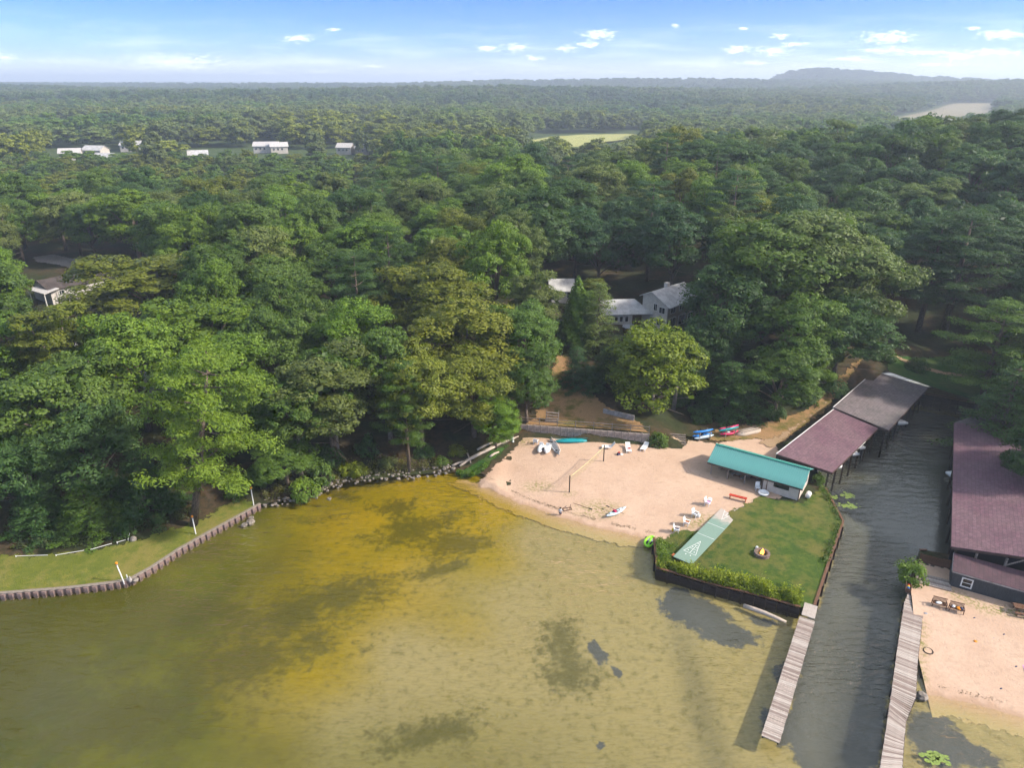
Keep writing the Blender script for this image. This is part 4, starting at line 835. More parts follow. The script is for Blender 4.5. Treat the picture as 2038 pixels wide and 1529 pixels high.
# --- sheet pile seawall
def path_pts(line, step):
    out = []; 
    for (ax, ay), (bx, by) in zip(line[:-1], line[1:]):
        n = max(1, round(math.hypot(bx - ax, by - ay) / step))
        for k in range(n): out.append(((ax + (bx - ax) * (k + .5) / n, ay + (by - ay) * (k + .5) / n), math.atan2(by - ay, bx - ax), math.hypot(bx - ax, by - ay) / n))
    return out
sw = thing('seawall', 'rusty corrugated steel sheet pile seawall with a flat cap along the dry lawn', 'seawall', (SEAWALL[1][0], SEAWALL[1][1], 0))
mb = MB(); prof = [(-.5, 0.02), (-.32, 0.02), (-.2, -.24), (.2, -.24), (.32, .02), (.5, .02)]
for (x0, y0), (x1, y1) in zip(prof[:-1], prof[1:]): mb.add([(x0, y0, -1.15), (x1, y1, -1.15), (x1, y1, 0), (x0, y0, 0)], [(0, 1, 2, 3)])
for (x0, y0), (x1, y1) in zip(prof[:-1], prof[1:]): mb.add([(x0, y0, -.0), (x1, y1, -.0), (x1, .06, 0), (x0, .06, 0)], [(0, 1, 2, 3)])
pile = mb.mesh('sheet_pile', M['steel_rust']); cap = MB().box((0, 0.10, 0.03), (1.02, 0.36, 0.08)).mesh('cap_board', M['weathered_wood'])
for i, ((x, y), a, l) in enumerate(path_pts(SEAWALL[1:], 0.72)):
    put(pile, 'sheet_pile', sw, (x - SEAWALL[1][0], y - SEAWALL[1][1], 0.43), a, (l, 0.9, 1)); put(cap, 'cap_board', sw, (x - SEAWALL[1][0], y - SEAWALL[1][1], 0.45 + rb.uniform(-.01, .01)), a, (l, 1, 1))
# --- marker posts and rail on the dry lawn
def marker_post(px, py, lab, z0=0.9, h=2.1, tilt=0.0):
    v = on(px, py); t = thing('marker_post', lab, 'post', v, 0, 'channel marker posts on the seawall')
    MB().tube([(0, 0, -.2), (tilt * .5, 0, h * .5), (tilt, 0, h)], 0.06).build('pole', M['white_paint'], t); MB().tube([(tilt, 0, h), (tilt, 0, h + .12)], 0.10, 8).build('lamp_base', M['grey_plastic'], t); MB().lathe([(0.09, 0), (0.13, .08), (0.11, .2), (0.0, .26)], 10, (tilt, 0, h + .12)).build('lamp_cap', M['orange'], t)
marker_post(247, 1160, 'white post with orange lamp at the bend of the seawall', tilt=-.25); marker_post(393, 1079, 'white post with orange lamp beside the leaning pine trunk'); marker_post(505, 1006, 'white post with orange lamp at the stone end of the seawall')
t = thing('garden_ornament', 'small stone bird-like ornaments beside the seawall bend', 'ornament', on(260, 1158))
MB().lathe([(.0, 0), (.16, .02), (.2, .2), (.12, .38), (.08, .5), (.1, .58), (0, .66)], 9).build('figure', M['concrete'], t); MB().lathe([(.0, 0), (.26, .02), (.3, .15), (.18, .26), (0, .28)], 9, (.45, .12, 0)).build('stone', M['stone'], t); MB().tube([(-.3, .1, 0), (-.3, .1, .75)], .05).build('stake', M['white_paint'], t)
rp = P2([(30, 1103), (110, 1101), (180, 1090), (232, 1076), (254, 1070), (258, 1056)], 1.0)
t = thing('white_rail', 'low white pipe rail along the back of the dry lawn', 'rail', (rp[0][0], rp[0][1], h1(*rp[0])))
for a, b in zip(rp[:-1], rp[1:]):
    n = max(1, int(math.dist(a, b) / 2.4))
    for k in range(n):
        p = Vector((a[0] + (b[0] - a[0]) * k / n, a[1] + (b[1] - a[1]) * k / n, 0)); q = Vector((a[0] + (b[0] - a[0]) * (k + .8) / n, a[1] + (b[1] - a[1]) * (k + .8) / n, 0)); p.z = h1(p.x, p.y) + .16; q.z = h1(q.x, q.y) + .18; o_ = t.location
        MB().tube([p - o_, q - o_], .03, 6).build('rail', M['white_paint'], t); MB().tube([p - o_ + Vector((0, 0, -.4)), p - o_ + Vector((0, 0, .05))], .05, 6).build('post', M['white_paint'], t)
tag(MB().lathe([(.0, -.1), (.32, 0), (.36, .25), (.2, .45), (0, .5)], 9).build('boulder', M['stone']), 'pale boulder just right of the white rail corner', 'boulder').location = on(266, 1076)
# --- stone revetment
t = thing('stone_revetment', 'tumbled grey and tan stones along the rocky shore', 'revetment', (ROCKY[0][0], ROCKY[0][1], 0)); stones = []
for k in range(6):
    rs = np.random.RandomState(300 + k); mb = MB().lathe([(0.0, -.5), (.42, -.42), (.62, -.05), (.5, .33), (.0, .5)], 7); mb.v = [tuple(np.array(v) * rs.uniform(.78, 1.2, 3)) for v in mb.v]; stones.append(mb.mesh('stone', M['stone'], False))
for (x, y), a, l in path_pts(ROCKY, 0.42):
    for k in range(3):
        if rb.random() < 0.12: continue
        d = rb.uniform(-.55, 1.1); nx, ny = -math.sin(a), math.cos(a); s = rb.uniform(.2, .46); o = put(rb.choice(stones), 'stone', t, (x + nx * d + rb.uniform(-.2, .2) - ROCKY[0][0], y + ny * d + rb.uniform(-.2, .2) - ROCKY[0][1], max(0.0, .12 + .32 * d) + rb.uniform(-.08, .1)), rb.uniform(0, 6.3)); o.scale = (s, s * rb.uniform(.7, 1.1), s * rb.uniform(.6, .9))
for px, py, s in ((498, 1038, .8), (486, 1044, .6), (655, 992, .5), (500, 1030, .5)):
    p = G(px, py, 0.1); o = put(stones[1], 'stone', t, (p.x - ROCKY[0][0], p.y - ROCKY[0][1], 0.0), rb.uniform(0, 6)); o.scale = (s, s, s * .8)
# --- driftwood
def log(name, a, b, r, mat, lab, cat='log', group=None, bend=0.1):
    a, b = Vector(a), Vector(b); m = (a + b) / 2 + Vector((0, 0, bend)); c = a.copy()
    o = MB().tube([p - c for p in (a, a.lerp(m, .5), m, m.lerp(b, .5), b)], [r, r * 1.05, r * .95, r * .85, r * .6], 8).build(name, M[mat], None, True); o.location = c; return tag(o, lab, cat, group)
DL = [((925, 922), (985, 893), .22, 'longest pale driftwood log in the pile'), ((940, 915), (990, 890), .18, 'pale driftwood log lying against the longest one'), ((915, 931), (950, 908), .16, 'driftwood log at the lower end of the pile'), ((958, 905), (1000, 885), .2, 'thick driftwood log near the top of the pile'),
      ((985, 890), (1025, 876), .14, 'thin grey pole at the top end of the driftwood pile'), ((975, 912), (993, 903), .15, 'short driftwood block on the grass below the pile'), ((1000, 886), (1032, 872), .12, 'long thin branch reaching toward the retaining wall'), ((900, 930), (925, 922), .15, 'bark-brown log beside the last stones'), ((950, 898), (980, 884), .15, 'tan log along the back of the driftwood pile'), ((930, 905), (937, 925), .1, 'stub of driftwood standing across the pile')]
for (a, b, r, lab) in DL: pa, pb = on(*a), on(*b); log('driftwood_log', (pa.x, pa.y, pa.z + .2), (pb.x, pb.y, pb.z + .25), r, 'driftwood', lab, 'log', 'driftwood beside the sand')
pa, pb = G(1480, 1205, .1), G(1565, 1238, .1); log('driftwood_log', (pa.x, pa.y, .02), (pb.x, pb.y, .04), .22, 'driftwood', 'waterlogged tan log against the bulkhead near the plank dock', 'log')
tag(MB().tube([(0, 0, 0), (-.1, .05, .8)], .16, 8).build('white_post', M['white_paint']), 'short white post at the top end of the driftwood', 'post').location = on(1021, 880)
# --- retaining wall with panels, posts and a railing above
A, B = Vector((*WALL_A, 0)), Vector((*WALL_B, 0)); zA = 0.95; ang = heading(A, B); Lw = (B - A).length; NP = 19; pw = Lw / NP
t = thing('retaining_wall', 'weathered concrete panel retaining wall at the back of the sand', 'retaining wall', (A.x, A.y, zA), ang)
pm = MB().box((0, 0, 0.72), (pw - .10, .16, 1.75)).mesh('panel', M['wall_panel']); bm_ = MB()
pmesh = [MB().box((0, 0, .16 + .44 * k), (pw - .1, .16, .42)).mesh('panel', M['wall_panel']) for k in range(4)]
po = MB().box((0, -.03, .75), (.12, .26, 1.95)).mesh('post', M['weathered_wood'])
for i in range(NP):
    for k in range(4): put(pmesh[k], 'panel', t, ((i + .5) * pw, rb.uniform(-.02, .02), 0))
for i in range(NP + 1): put(po, 'post', t, (i * pw, 0, rb.uniform(-.06, .06)))
t = thing('railing', 'thin wooden rail fence running along the top of the retaining wall', 'fence', (A.x, A.y, zA + 1.65), ang)
rpm = MB().box((0, .5, .45), (.09, .09, 1.1)).mesh('post', M['weathered_wood'])
for i in range(8): put(rpm, 'post', t, (i * Lw / 7, 0, 0))
for z in (.45, .85): MB().beam((0, .5, z), (Lw, .5, z), .05, .08).build('rail', M['weathered_wood'], t)
v = on(1098, 842); t = thing('wooden_stairs', 'grey wooden step frame standing above the retaining wall', 'steps', v, ang)
for k in range(4): MB().box((0, .1 + .22 * k, .25 + .32 * k), (1.7, .28, .06)).build('tread', M['weathered_wood'], t)
for s in (-1, 1): MB().beam((s * .85, 0, .0), (s * .85, .95, 1.35), .06, .16).build('stringer', M['weathered_wood'], t); MB().box((s * .85, .95, .75), (.08, .08, 1.5)).build('post', M['weathered_wood'], t)
a, b = on(1200, 822), on(1262, 838); t = thing('low_wall', 'low pale concrete wall curving along the hillside above the sand', 'wall', a, heading(a, b)); l = (b - a).length
for k in range(4): MB().box(((k + .5) * l / 4, 0, .3), (l / 4 - .04, .25, .75)).build('panel', M['concrete'], t)
# steps up from the sand beside the birch
a = on(1348, 880); t = thing('stone_steps', 'broad sandy timber steps at the foot of the birch-like tree', 'steps', a, -.15)
for k in range(5): MB().box((0, .42 * k, .06 + .14 * k), (2.4, .16, .16)).build('riser', M['weathered_wood'], t)
# --- bulkheads
def bulkhead(line, lab, h=0.95, z1=None):
    t = thing('bulkhead', lab, 'bulkhead', (line[0][0], line[0][1], 0))
    for (a, b) in zip(line[:-1], line[1:]):
        n = max(1, round(math.dist(a, b) / 2.4)); ang = heading(a, b); l = math.dist(a, b) / n
        for k in range(n):
            x = a[0] + (b[0] - a[0]) * (k + .5) / n - line[0][0]; y = a[1] + (b[1] - a[1]) * (k + .5) / n - line[0][1]
            for j in range(5): MB().box((0, 0, -.95 + .38 * j), (l - .02, .12 + .01 * (j % 2), .36)).build('board', M['dark_wood'], t).matrix_local = Matrix.Translation((x, y, 0)) @ Matrix.Rotation(ang, 4, 'Z')
            MB().box((0, .02, .99), (l - .005, .26, .07)).build('cap_board', M['brown_wood'], t).matrix_local = Matrix.Translation((x, y, 0)) @ Matrix.Rotation(ang, 4, 'Z')
            MB().tube([(0, -.16, -1.4), (0, -.16, .9)], .09, 7).build('pile', M['dark_wood'], t).matrix_local = Matrix.Translation((x, y, 0)) @ Matrix.Rotation(ang, 4, 'Z')
bulkhead(POINT, 'dark timber bulkhead along the weedy lake side of the grassy point'); bulkhead(CANAL_L[1:5], 'narrow timber bulkhead along the canal side of the grassy point'); bulkhead(CANAL_E, 'dark timber bulkhead across the head of the canal')
bulkhead([CANAL_R[3], CANAL_R[4]], 'short timber bulkhead behind the brown board fence')
# --- docks
a, b = G(1607, 1232, .75), G(1533, 1473, .75); t = thing('plank_dock', 'narrow weathered plank dock reaching into the lake from the grassy point', 'dock', a); d = (b - a); n = int(d.length / .2)
pl = [MB().box((0, 0, 0), (.185, 1.3, .05)).mesh('plank', M['dock_wood']) for k in range(1)]
for k in range(3):
    m_ = simple(f'dock_wood_{k}', [(0.36, 0.30, 0.26), (0.45, 0.39, 0.34), (0.26, 0.20, 0.17)][k], .85, .4, 2.2, .5, stretch=(14, 1, 4)); M[f'dw{k}'] = m_; pl.append(MB().box((0, 0, 0), (.185, 1.3 + .03 * k, .05)).mesh('plank', m_))
for i in range(n): p = d * ((i + .5) / n); put(rb.choice(pl), 'plank', t, (p.x, p.y, rb.uniform(-.012, .012)), heading((0, 0), d) + rb.uniform(-.01, .01))
sd_ = Vector((-d.y, d.x, 0)).normalized() * .55
for s in (-1, 1): MB().beam(sd_ * s + Vector((0, 0, -.12)), d + sd_ * s + Vector((0, 0, -.12)), .08, .16).build('stringer', M['dark_wood'], t)
for k in range(6):
    for s in (-1, 1): p = d * ((k + .4) / 6) + sd_ * s * .9; MB().tube([(p.x, p.y, -2.6), (p.x, p.y, -.06)], .08, 7).build('pile', M['dark_wood'], t)
a2, b2_ = G(1614, 1206, .95), G(1609, 1226, .95); MB().box(((a2 + b2_) / 2 - a), (1.9, 1.15, .05), heading(a2, b2_)).build('landing', M['dw1'], t, label='short pale landing board at the shore end')
# right walkway
t = thing('plank_walkway', 'long wide plank walkway between the canal and the small sand beach', 'walkway', G(1806, 1185, .75))
o_ = t.location.copy(); prof_ = [((1812, 1170), (1830, 1178)), ((1800, 1200), (1838, 1212)), ((1785, 1300), (1826, 1316)), ((1776, 1370), (1822, 1390)), ((1770, 1410), (1802, 1437)), ((1752, 1529), (1795, 1529)), ((1738, 1640), (1786, 1640))]
prof_ = [(G(*l_, .75), G(*r_, .75)) for l_, r_ in prof_]
cum = 0
for (l0, r0), (l1, r1) in zip(prof_[:-1], prof_[1:]):
    n = max(1, int((l1 - l0).length / .19))
    for i in range(n):
        f = (i + .5) / n; l = l0.lerp(l1, f); r = r0.lerp(r1, f); c = (l + r) / 2 - o_
        new = cum > 23; m_ = pl[0] if new else rb.choice(pl[1:]); o = put(m_, 'plank', t, (c.x, c.y, rb.uniform(-.01, .01)), heading(l, r) + math.pi / 2 + rb.uniform(-.01, .01), (1, (r - l).length / 1.3, 1)); cum += .19
    for e in ((l0, l1), (r0, r1)): MB().beam(e[0] - o_ + Vector((0, 0, -.11)), e[1] - o_ + Vector((0, 0, -.11)), .1, .14).build('stringer', M['dark_wood'], t)
    p = l0 - o_; MB().tube([(p.x, p.y, -2.5), (p.x, p.y, -.05)], .1, 7).build('pile', M['dark_wood'], t)
# --- window helper: frame + pane as sub-part
def window(parent, c, w, h, rz, mat='white_paint', bars=1, name='window', fr=.07):
    o = bpy.data.objects.new(name, None); COL.objects.link(o); o.parent = parent; o.location = c; o.rotation_euler = (0, 0, rz)
    mb = MB()
    for s in (-1, 1): mb.box((s * (w / 2 - fr / 2), 0, 0), (fr, .07, h)); mb.box((0, 0, s * (h / 2 - fr / 2)), (w - 2 * fr, .068, fr))
    for k in range(1, bars + 1): mb.box((-w / 2 + w * k / (bars + 1), 0, 0), (fr * .6, .06, h - 2 * fr))
    mb.build('frame', M[mat], o); MB().box((0, 0, 0), (w - 2 * fr - .002, .03, h - 2 * fr - .002)).build('pane', M['glass'], o); return o
# --- green-roofed shelter
q0 = G(1412, 946, .85); q1 = G(1588, 998, .85); ang = heading(q0, q1); Ls = (q1 - q0).length; Dp = 4.6; Hw = 2.15; rise = 1.05
t = thing('picnic_shelter', 'open picnic shelter with a ribbed green metal roof and closed cream room', 'shelter', q0, ang); room0 = Ls * .60
ov = .35; ps = 15; wpan = (Ls + 2 * ov) / ps
def roofpanel(up):
    mb = MB(); s = Vector((0, Dp / 2 + .45, rise * (Dp / 2 + .45) / (Dp / 2))); mb.prism([(0, 0, 0), (wpan - .004, 0, 0), (wpan - .004, s.y, s.z), (0, s.y, s.z)], (0, 0, .04))
    for k in range(3):
        x = wpan * (k + .5) / 3; mb.beam((x, 0, .05), (x, s.y, s.z + .05), .07, .07)
    return mb
rp1 = roofpanel(1).mesh('roof_panel', M['metal_green'])
rf = bpy.data.objects.new('roof', None); COL.objects.link(rf); rf.parent = t
for i in range(ps):
    put(rp1, 'roof_panel', rf, (-ov + i * wpan, -.45, Hw - rise * .45 / (Dp / 2))); o = put(rp1, 'roof_panel', rf, (-ov + (i + 1) * wpan, Dp + .45, Hw - rise * .45 / (Dp / 2)), math.pi)
MB().beam((-ov, Dp / 2, Hw + rise + .08), (Ls + ov, Dp / 2, Hw + rise + .08), .3, .05).build('ridge_cap', M['metal_green_dark'], rf)
for y in (-.42, Dp + .42): MB().beam((-ov, y, Hw - .32), (Ls + ov, y, Hw - .32), .05, .16).build('fascia', M['trim_brown'], t)
for k in range(4): MB().box((.12 + k * (room0 - .12) / 3, .05, Hw / 2 - .1), (.13, .13, Hw + .1)).build('post', M['weathered_wood'], t); MB().box((.12 + k * (room0 - .12) / 3, Dp - .05, Hw / 2 - .1), (.13, .13, Hw + .1)).build('post', M['weathered_wood'], t)
for y in (.05, Dp - .05): MB().beam((0, y, Hw - .12), (room0, y, Hw - .12), .1, .2).build('beam', M['brown_wood'], t)
MB().prism([(.0, .1, Hw - .05), (.0, Dp - .1, Hw - .05), (.0, Dp / 2, Hw + rise - .08)], (.08, 0, 0)).build('gable_panel', M['cream_siding'], t)
wx = [room0, Ls]
fw = MB(); c0, c1 = room0 + (Ls - room0) * .30, room0 + (Ls - room0) * .72      # front wall round its window opening
for (xa, xb, za, zb) in ((wx[0], c0, 0, Hw), (c1, wx[1], 0, Hw), (c0, c1, 0, .95), (c0, c1, 1.85, Hw)): fw.box(((xa + xb) / 2, .06, (za + zb) / 2), (xb - xa, .1, zb - za))
fw.build('front_wall', M['cream_siding'], t); MB().box(((c0 + c1) / 2, .07, 1.4), (c1 - c0, .04, .9)).build('window', M['glass'], t)
MB().prism([(Ls - .1, .115, 0), (Ls - .1, Dp, 0), (Ls - .1, Dp, Hw), (Ls - .1, Dp / 2, Hw + rise - .06), (Ls - .1, .115, Hw)], (.1, 0, 0)).build('gable_wall', M['cream_siding'], t)
window(t, (Ls + .02, Dp * .68, 1.35), 1.1, .9, math.pi / 2, 'white_paint', 1)
MB().box(((room0 + Ls) / 2, Dp - .05, Hw / 2), (Ls - room0 - .2, .1, Hw)).build('back_wall', M['cream_siding'], t); MB().box((room0 + .05, Dp / 2, Hw / 2), (.1, Dp - .25, Hw)).build('partition_wall', M['brown_wood'], t)
for x in (wx[0] + .04, Ls - .02): MB().box((x, .03, Hw / 2), (.1, .12, Hw)).build('corner_trim', M['trim_brown'], t)
def picnic_table(loc, rz, lab, mat='weathered_wood', sc=1.0):
    t = thing('picnic_table', lab, 'table', loc, rz, 'picnic tables'); t.scale = (sc, sc, sc)
    for k in range(5): MB().box((0, -.3 + .15 * k, .74), (1.8, .14, .04)).build('top_plank', M[mat], t)
    for s in (-1, 1): MB().box((0, s * .68, .44), (1.8, .26, .04)).build('bench', M[mat], t)
    for s in (-1, 1):
        for q in (-1, 1): MB().beam((s * .65, q * .22, .72), (s * .65, q * .62, 0), .05, .09).build('leg', M['brown_wood'], t)
        MB().beam((s * .65, -.75, .40), (s * .65, .75, .40), .05, .08).build('crosspiece', M['brown_wood'], t)
    return t
def loc_of(u, v, z=0, base=q0, a=ang): return Vector((base.x + u * math.cos(a) - v * math.sin(a), base.y + u * math.sin(a) + v * math.cos(a), base.z + z))
picnic_table(loc_of(1.5, 2.2), ang + 1.3, 'picnic table in the open end bay of the green-roofed shelter'); picnic_table(loc_of(3.3, 1.6), ang + 1.3, 'picnic table in the middle bay of the green-roofed shelter', 'concrete'); picnic_table(loc_of(5.2, 2.3), ang + 1.3, 'picnic table next to the cream room inside the green-roofed shelter')
# things leaning by the room
o = tag(MB().lathe([(.0, .05), (.48, .05), (.52, .12), (.62, .18), (.66, .28), (.58, .36), (.46, .30), (.44, .14), (.0, .12)], 18).build('round_tub', M['white_plastic'], None, True), 'round white inflatable tub on the grass before the cream room', 'tub'); o.location = on(1519, 985); o.location.z += .03
t = thing('plastic_chair', 'white plastic chair at the corner of the cream room', 'chair', on(1507, 976), ang + .5)
MB().box((0, 0, .42), (.5, .5, .05)).build('seat', M['white_plastic'], t); MB().box((0, .24, .75), (.5, .05, .6)).build('backrest', M['white_plastic'], t)
for x in (-1, 1):
    MB().box((x * .25, .02, .64), (.05, .5, .05)).build('armrest', M['white_plastic'], t)
    for y in (-1, 1): MB().box((x * .22, y * .22, .21), (.05, .05, .42)).build('leg', M['white_plastic'], t)
for k, (px, h) in enumerate(((1524, 1.5), (1530, .9))): tag(MB().tube([(0, 0, 0), (.05, .1, h)], .05, 6).build('oar', M['brown_wood']), ['tall', 'short'][k] + ' wooden pole leaning on the cream room wall', 'pole').location = on(px, 978)
o = tag(MB().tube([(-.45, 0, .35), (-.4, 0, .35), (.4, 0, .35), (.45, 0, .35)], [.12, .3, .3, .12], 12).build('propane_tank', M['white_paint'], None, True), 'white tank lying behind the cream room beside the canal', 'tank'); o.location = on(1608, 990); o.rotation_euler.z = 1.0
# --- shingled boathouse on the left bank of the canal
def roof_slab(parent, quad, th, mat, name='roof'):
    c = [Vector(p) for p in quad]; x = (c[3] - c[0]).normalized(); y0 = (c[1] - c[0]); z = x.cross(y0).normalized(); z = z if z.z > 0 else -z; y = z.cross(x)
    R = Matrix((x, y, z)).transposed().to_4x4(); R.translation = c[0]; Ri = R.inverted(); mb = MB().prism([Ri @ p for p in c], Vector((0, 0, th)))
    o = mb.build(name, mat, parent); o.matrix_local = Matrix.Translation(-parent.location) @ R; return o
N1 = [G(1545, 905, 3.1), G(1656, 942, 2.5), G(1752, 849, 2.5), G(1664, 812, 3.1)]; U1 = [G(1658, 812, 3.32), G(1768, 858, 2.66), G(1847, 772, 2.66), G(1740, 740, 3.32)]
t = thing('boathouse', 'long open-sided boathouse with purple-grey shingle roof in two steps', 'boathouse', (N1[0].x, N1[0].y, 0))
roof_slab(t, N1, .10, M['shingle_purple']); roof_slab(t, U1, .10, M['shingle_shaded'])
O = t.location.copy()
for qd in (N1, U1):
    for a, b, mt, dz in ((qd[0], qd[3], 'white_paint', .03), (qd[0], qd[1], 'trim_brown', -.06), (qd[1], qd[2], 'trim_brown', -.06), (qd[3], qd[2], 'trim_brown', -.06)): MB().beam(a - O + Vector((0, 0, dz)), b - O + Vector((0, 0, dz)), .10, .22).build('fascia', M[mt], t)
    n = 6
    for k in range(n + 1):
        for e0, e1 in ((qd[0], qd[3]), (qd[1], qd[2])):
            p = e0.lerp(e1, .02 + .96 * k / n); p = p + ((qd[1] - qd[0]).normalized() * (.3 if e0 is qd[0] else -.5)); MB().box((p.x - O.x, p.y - O.y, (p.z - 1.6) / 2 - .3), (.16, .16, p.z + 1.4)).build('post', M['dark_wood'], t)
    for k in range(n + 1): a = qd[0].lerp(qd[3], k / n) - O; b = qd[1].lerp(qd[2], k / n) - O; MB().beam(a + Vector((0, 0, -.12)), b + Vector((0, 0, -.12)), .08, .18).build('rafter', M['dark_wood'], t)
MB().beam(U1[0] - O + Vector((0, 0, -.12)), U1[1] - O + Vector((0, 0, -.12)), .06, .2).build('step_board', M['brown_wood'], t)
ea, eb = G(1708, 893, 2.4), G(1722, 879, 2.4); MB().beam(ea - O, eb - O, .12, .12).build('lamp_tube', M['white_paint'], t)
wl0, wl1 = N1[0] - O, N1[3] - O; MB().prism([(wl0.x, wl0.y, .8), (wl1.x, wl1.y, .8), (wl1.x, wl1.y, 3.0), (wl0.x, wl0.y, 3.0)], (.1, -.1, 0)).build('back_wall', M['dark_siding'], t)
u0, u1 = U1[0] - O, U1[3] - O; MB().prism([(u0.x, u0.y, .8), (u1.x, u1.y, .8), (u1.x, u1.y, 3.4), (u0.x, u0.y, 3.4)], (.1, -.1, 0)).build('back_wall', M['dark_siding'], t)
# --- plum-roofed boathouse on the right bank
An = G(1893, 1090, 3.7); Bn = G(1899, 843, 3.7); ax = (Bn - An).normalized(); bx = Vector((ax.y, -ax.x, 0)); Lr = (Bn - An).length
t = thing('boathouse', 'long boathouse with a plum shingle roof and dark lean-to at the right edge', 'boathouse', (An.x, An.y, 0)); O = t.location.copy()
def RP(s, l, z): return An + bx * s + ax * l + Vector((0, 0, z - 3.7))
slope = 1 / 6.
lp = [(0, 0), (7, 0), (7, Lr + 4.0), (2.8, Lr + 4.2), (0, Lr)]
roof_slab(t, [RP(0, 0, 3.7), RP(7, 0, 3.7 + 7 * slope), RP(7, Lr, 3.7 + 7 * slope), RP(0, Lr, 3.7)], .1, M['shingle_purple'])
roof_slab(t, [RP(0, Lr + .01, 3.7), RP(7, Lr + .01, 3.7 + 7 * slope), RP(7, Lr + 3.6, 3.7 + 7 * slope), RP(2.8, Lr + 3.8, 3.7 + 2.8 * slope)], .1, M['shingle_shaded'])
roof_slab(t, [RP(14, 0, 3.7), RP(7.01, 0, 3.7 + 7 * slope), RP(7.01, Lr + 3.6, 3.7 + 7 * slope), RP(14, Lr + 3.6, 3.7)], .1, M['shingle_purple'])
MB().beam(RP(0, 0, 3.65) - O, RP(0, Lr, 3.65) - O, .08, .2).build('fascia', M['trim_brown'], t); MB().beam(RP(0, 0, 3.62) - O, RP(7, 0, 3.62 + 7 * slope) - O, .08, .22).build('fascia', M['trim_brown'], t)
for k in range(8):
    p = RP(.5, .4 + k * (Lr - 1) / 7, 0) - O; MB().box((p.x, p.y, 1.1), (.18, .18, 5.0)).build('post', M['dark_wood'], t)
for s in (2.2, 4.6, 7): p = RP(s, .25, 0) - O; MB().box((p.x, p.y, 2.1), (.16, .16, 3.0 + s * slope)).build('post', M['weathered_wood'], t)
p0, p1 = RP(4.6, .2, 3.2) - O, RP(6.0, .2, 4.4) - O; MB().beam(p0, p1, .1, .12).build('brace', M['weathered_wood'], t)
MB().prism([RP(0.2, 1.2, .8) - O, RP(13, 1.2, .8) - O, RP(13, 1.2, 3.75) - O, RP(7, 1.2, 4.6) - O, RP(.2, 1.2, 3.6) - O], ax * .1).build('end_wall', M['dark'], t)
# lean-to: roof from z 2.45 down to 1.95 toward the lake
l0, l1 = -.1, -2.55; z0_, z1_ = 3.2, 2.65
roof_slab(t, [RP(.35, l1, z1_), RP(13, l1, z1_), RP(13, l0, z0_), RP(.35, l0, z0_)], .08, M['shingle_plum'], 'lean_to_roof')
MB().beam(RP(.35, l1 - .02, z1_ - .02) - O, RP(13, l1 - .02, z1_ - .02) - O, .06, .12).build('fascia', M['concrete'], t); MB().beam(RP(.33, l1, z1_ - .02) - O, RP(.33, l0, z0_ - .02) - O, .06, .12).build('fascia', M['concrete'], t)
wa, wb = RP(.5, l1 + .18, 0) - O, RP(13, l1 + .18, 0) - O
MB().beam(Vector((wa.x, wa.y, 1.6)), Vector((wb.x, wb.y, 1.6)), .1, 2.0).build('lean_to_wall', M['dark_siding'], t)
wc = RP(.5, l0, 0) - O; MB().beam(Vector((wa.x, wa.y, 1.62)), Vector((wc.x, wc.y, 1.62)), .1, 2.0).build('side_wall', M['dark_siding'], t)
wp = RP(1.75, l1 + .12, 0) - O; window(t, (wp.x, wp.y, 1.75), .95, 1.05, heading(wa, wb), 'white_paint', 0, fr=.11); MB().beam(Vector((wp.x, wp.y, 1.75)) - bx * .36 - ax * .02, Vector((wp.x, wp.y, 1.75)) + bx * .36 - ax * .02, .05, .05).build('window_bar', M['white_paint'], t)
# wooden fence and deck in front of the bush
a, b = on(1828, 1118), on(1891, 1135); t = thing('wood_fence', 'brown board fence between the green bush and the dark lean-to', 'fence', a, heading(a, b)); l = (b - a).length; n = int(l / .16)
bm1 = MB().box((0, 0, .5), (.148, .03, 1.0)).mesh('board', M['brown_wood'])
for i in range(n): put(bm1, 'board', t, ((i + .5) * l / n, 0, rb.uniform(-.02, .02) + (.12 if i > n * .7 else 0)))
for z in (.2, .8): MB().box((l / 2, .04, z), (l, .05, .08)).build('rail', M['dark_wood'], t)
a, b = on(1826, 1152), on(1888, 1168); t = thing('plank_deck', 'weathered plank platform on the sand below the board fence', 'deck', (a + b) / 2, heading(a, b))
for k in range(7): MB().box((0, -.75 + .25 * k, .14), (3.0 + rb.uniform(-.1, .1), .23, .05)).build('plank', M['dw%d' % (k % 3)], t)
t = thing('planter_box', 'narrow wooden box of coloured beach toys beside the walkway', 'planter', on(1807, 1170), heading(on(1810, 1150), on(1803, 1185)))
for s in (-1, 1): MB().box((0, s * .22, .22), (1.7, .05, .44)).build('side_board', M['brown_wood'], t); MB().box((s * .83, 0, .22), (.05, .39, .44)).build('end_board', M['brown_wood'], t)
MB().box((0, 0, .12), (1.6, .38, .2)).build('bottom', M['dark_wood'], t)
for k, (c, x) in enumerate((('red_paint', .1), ('yellow', .32), ('blue', .55))): tag(MB().lathe([(0, -.1), (.12, -.08), (.14, .02), (.08, .12), (0, .13)], 9).build('beach_toy', M[c]), ['red', 'yellow', 'blue'][k] + ' toy in the wooden box beside the walkway', 'toy', 'toys in the box').matrix_world = Matrix.Translation(t.location) @ Matrix.Rotation(t.rotation_euler.z, 4, 'Z') @ Matrix.Translation((x, 0, .33))
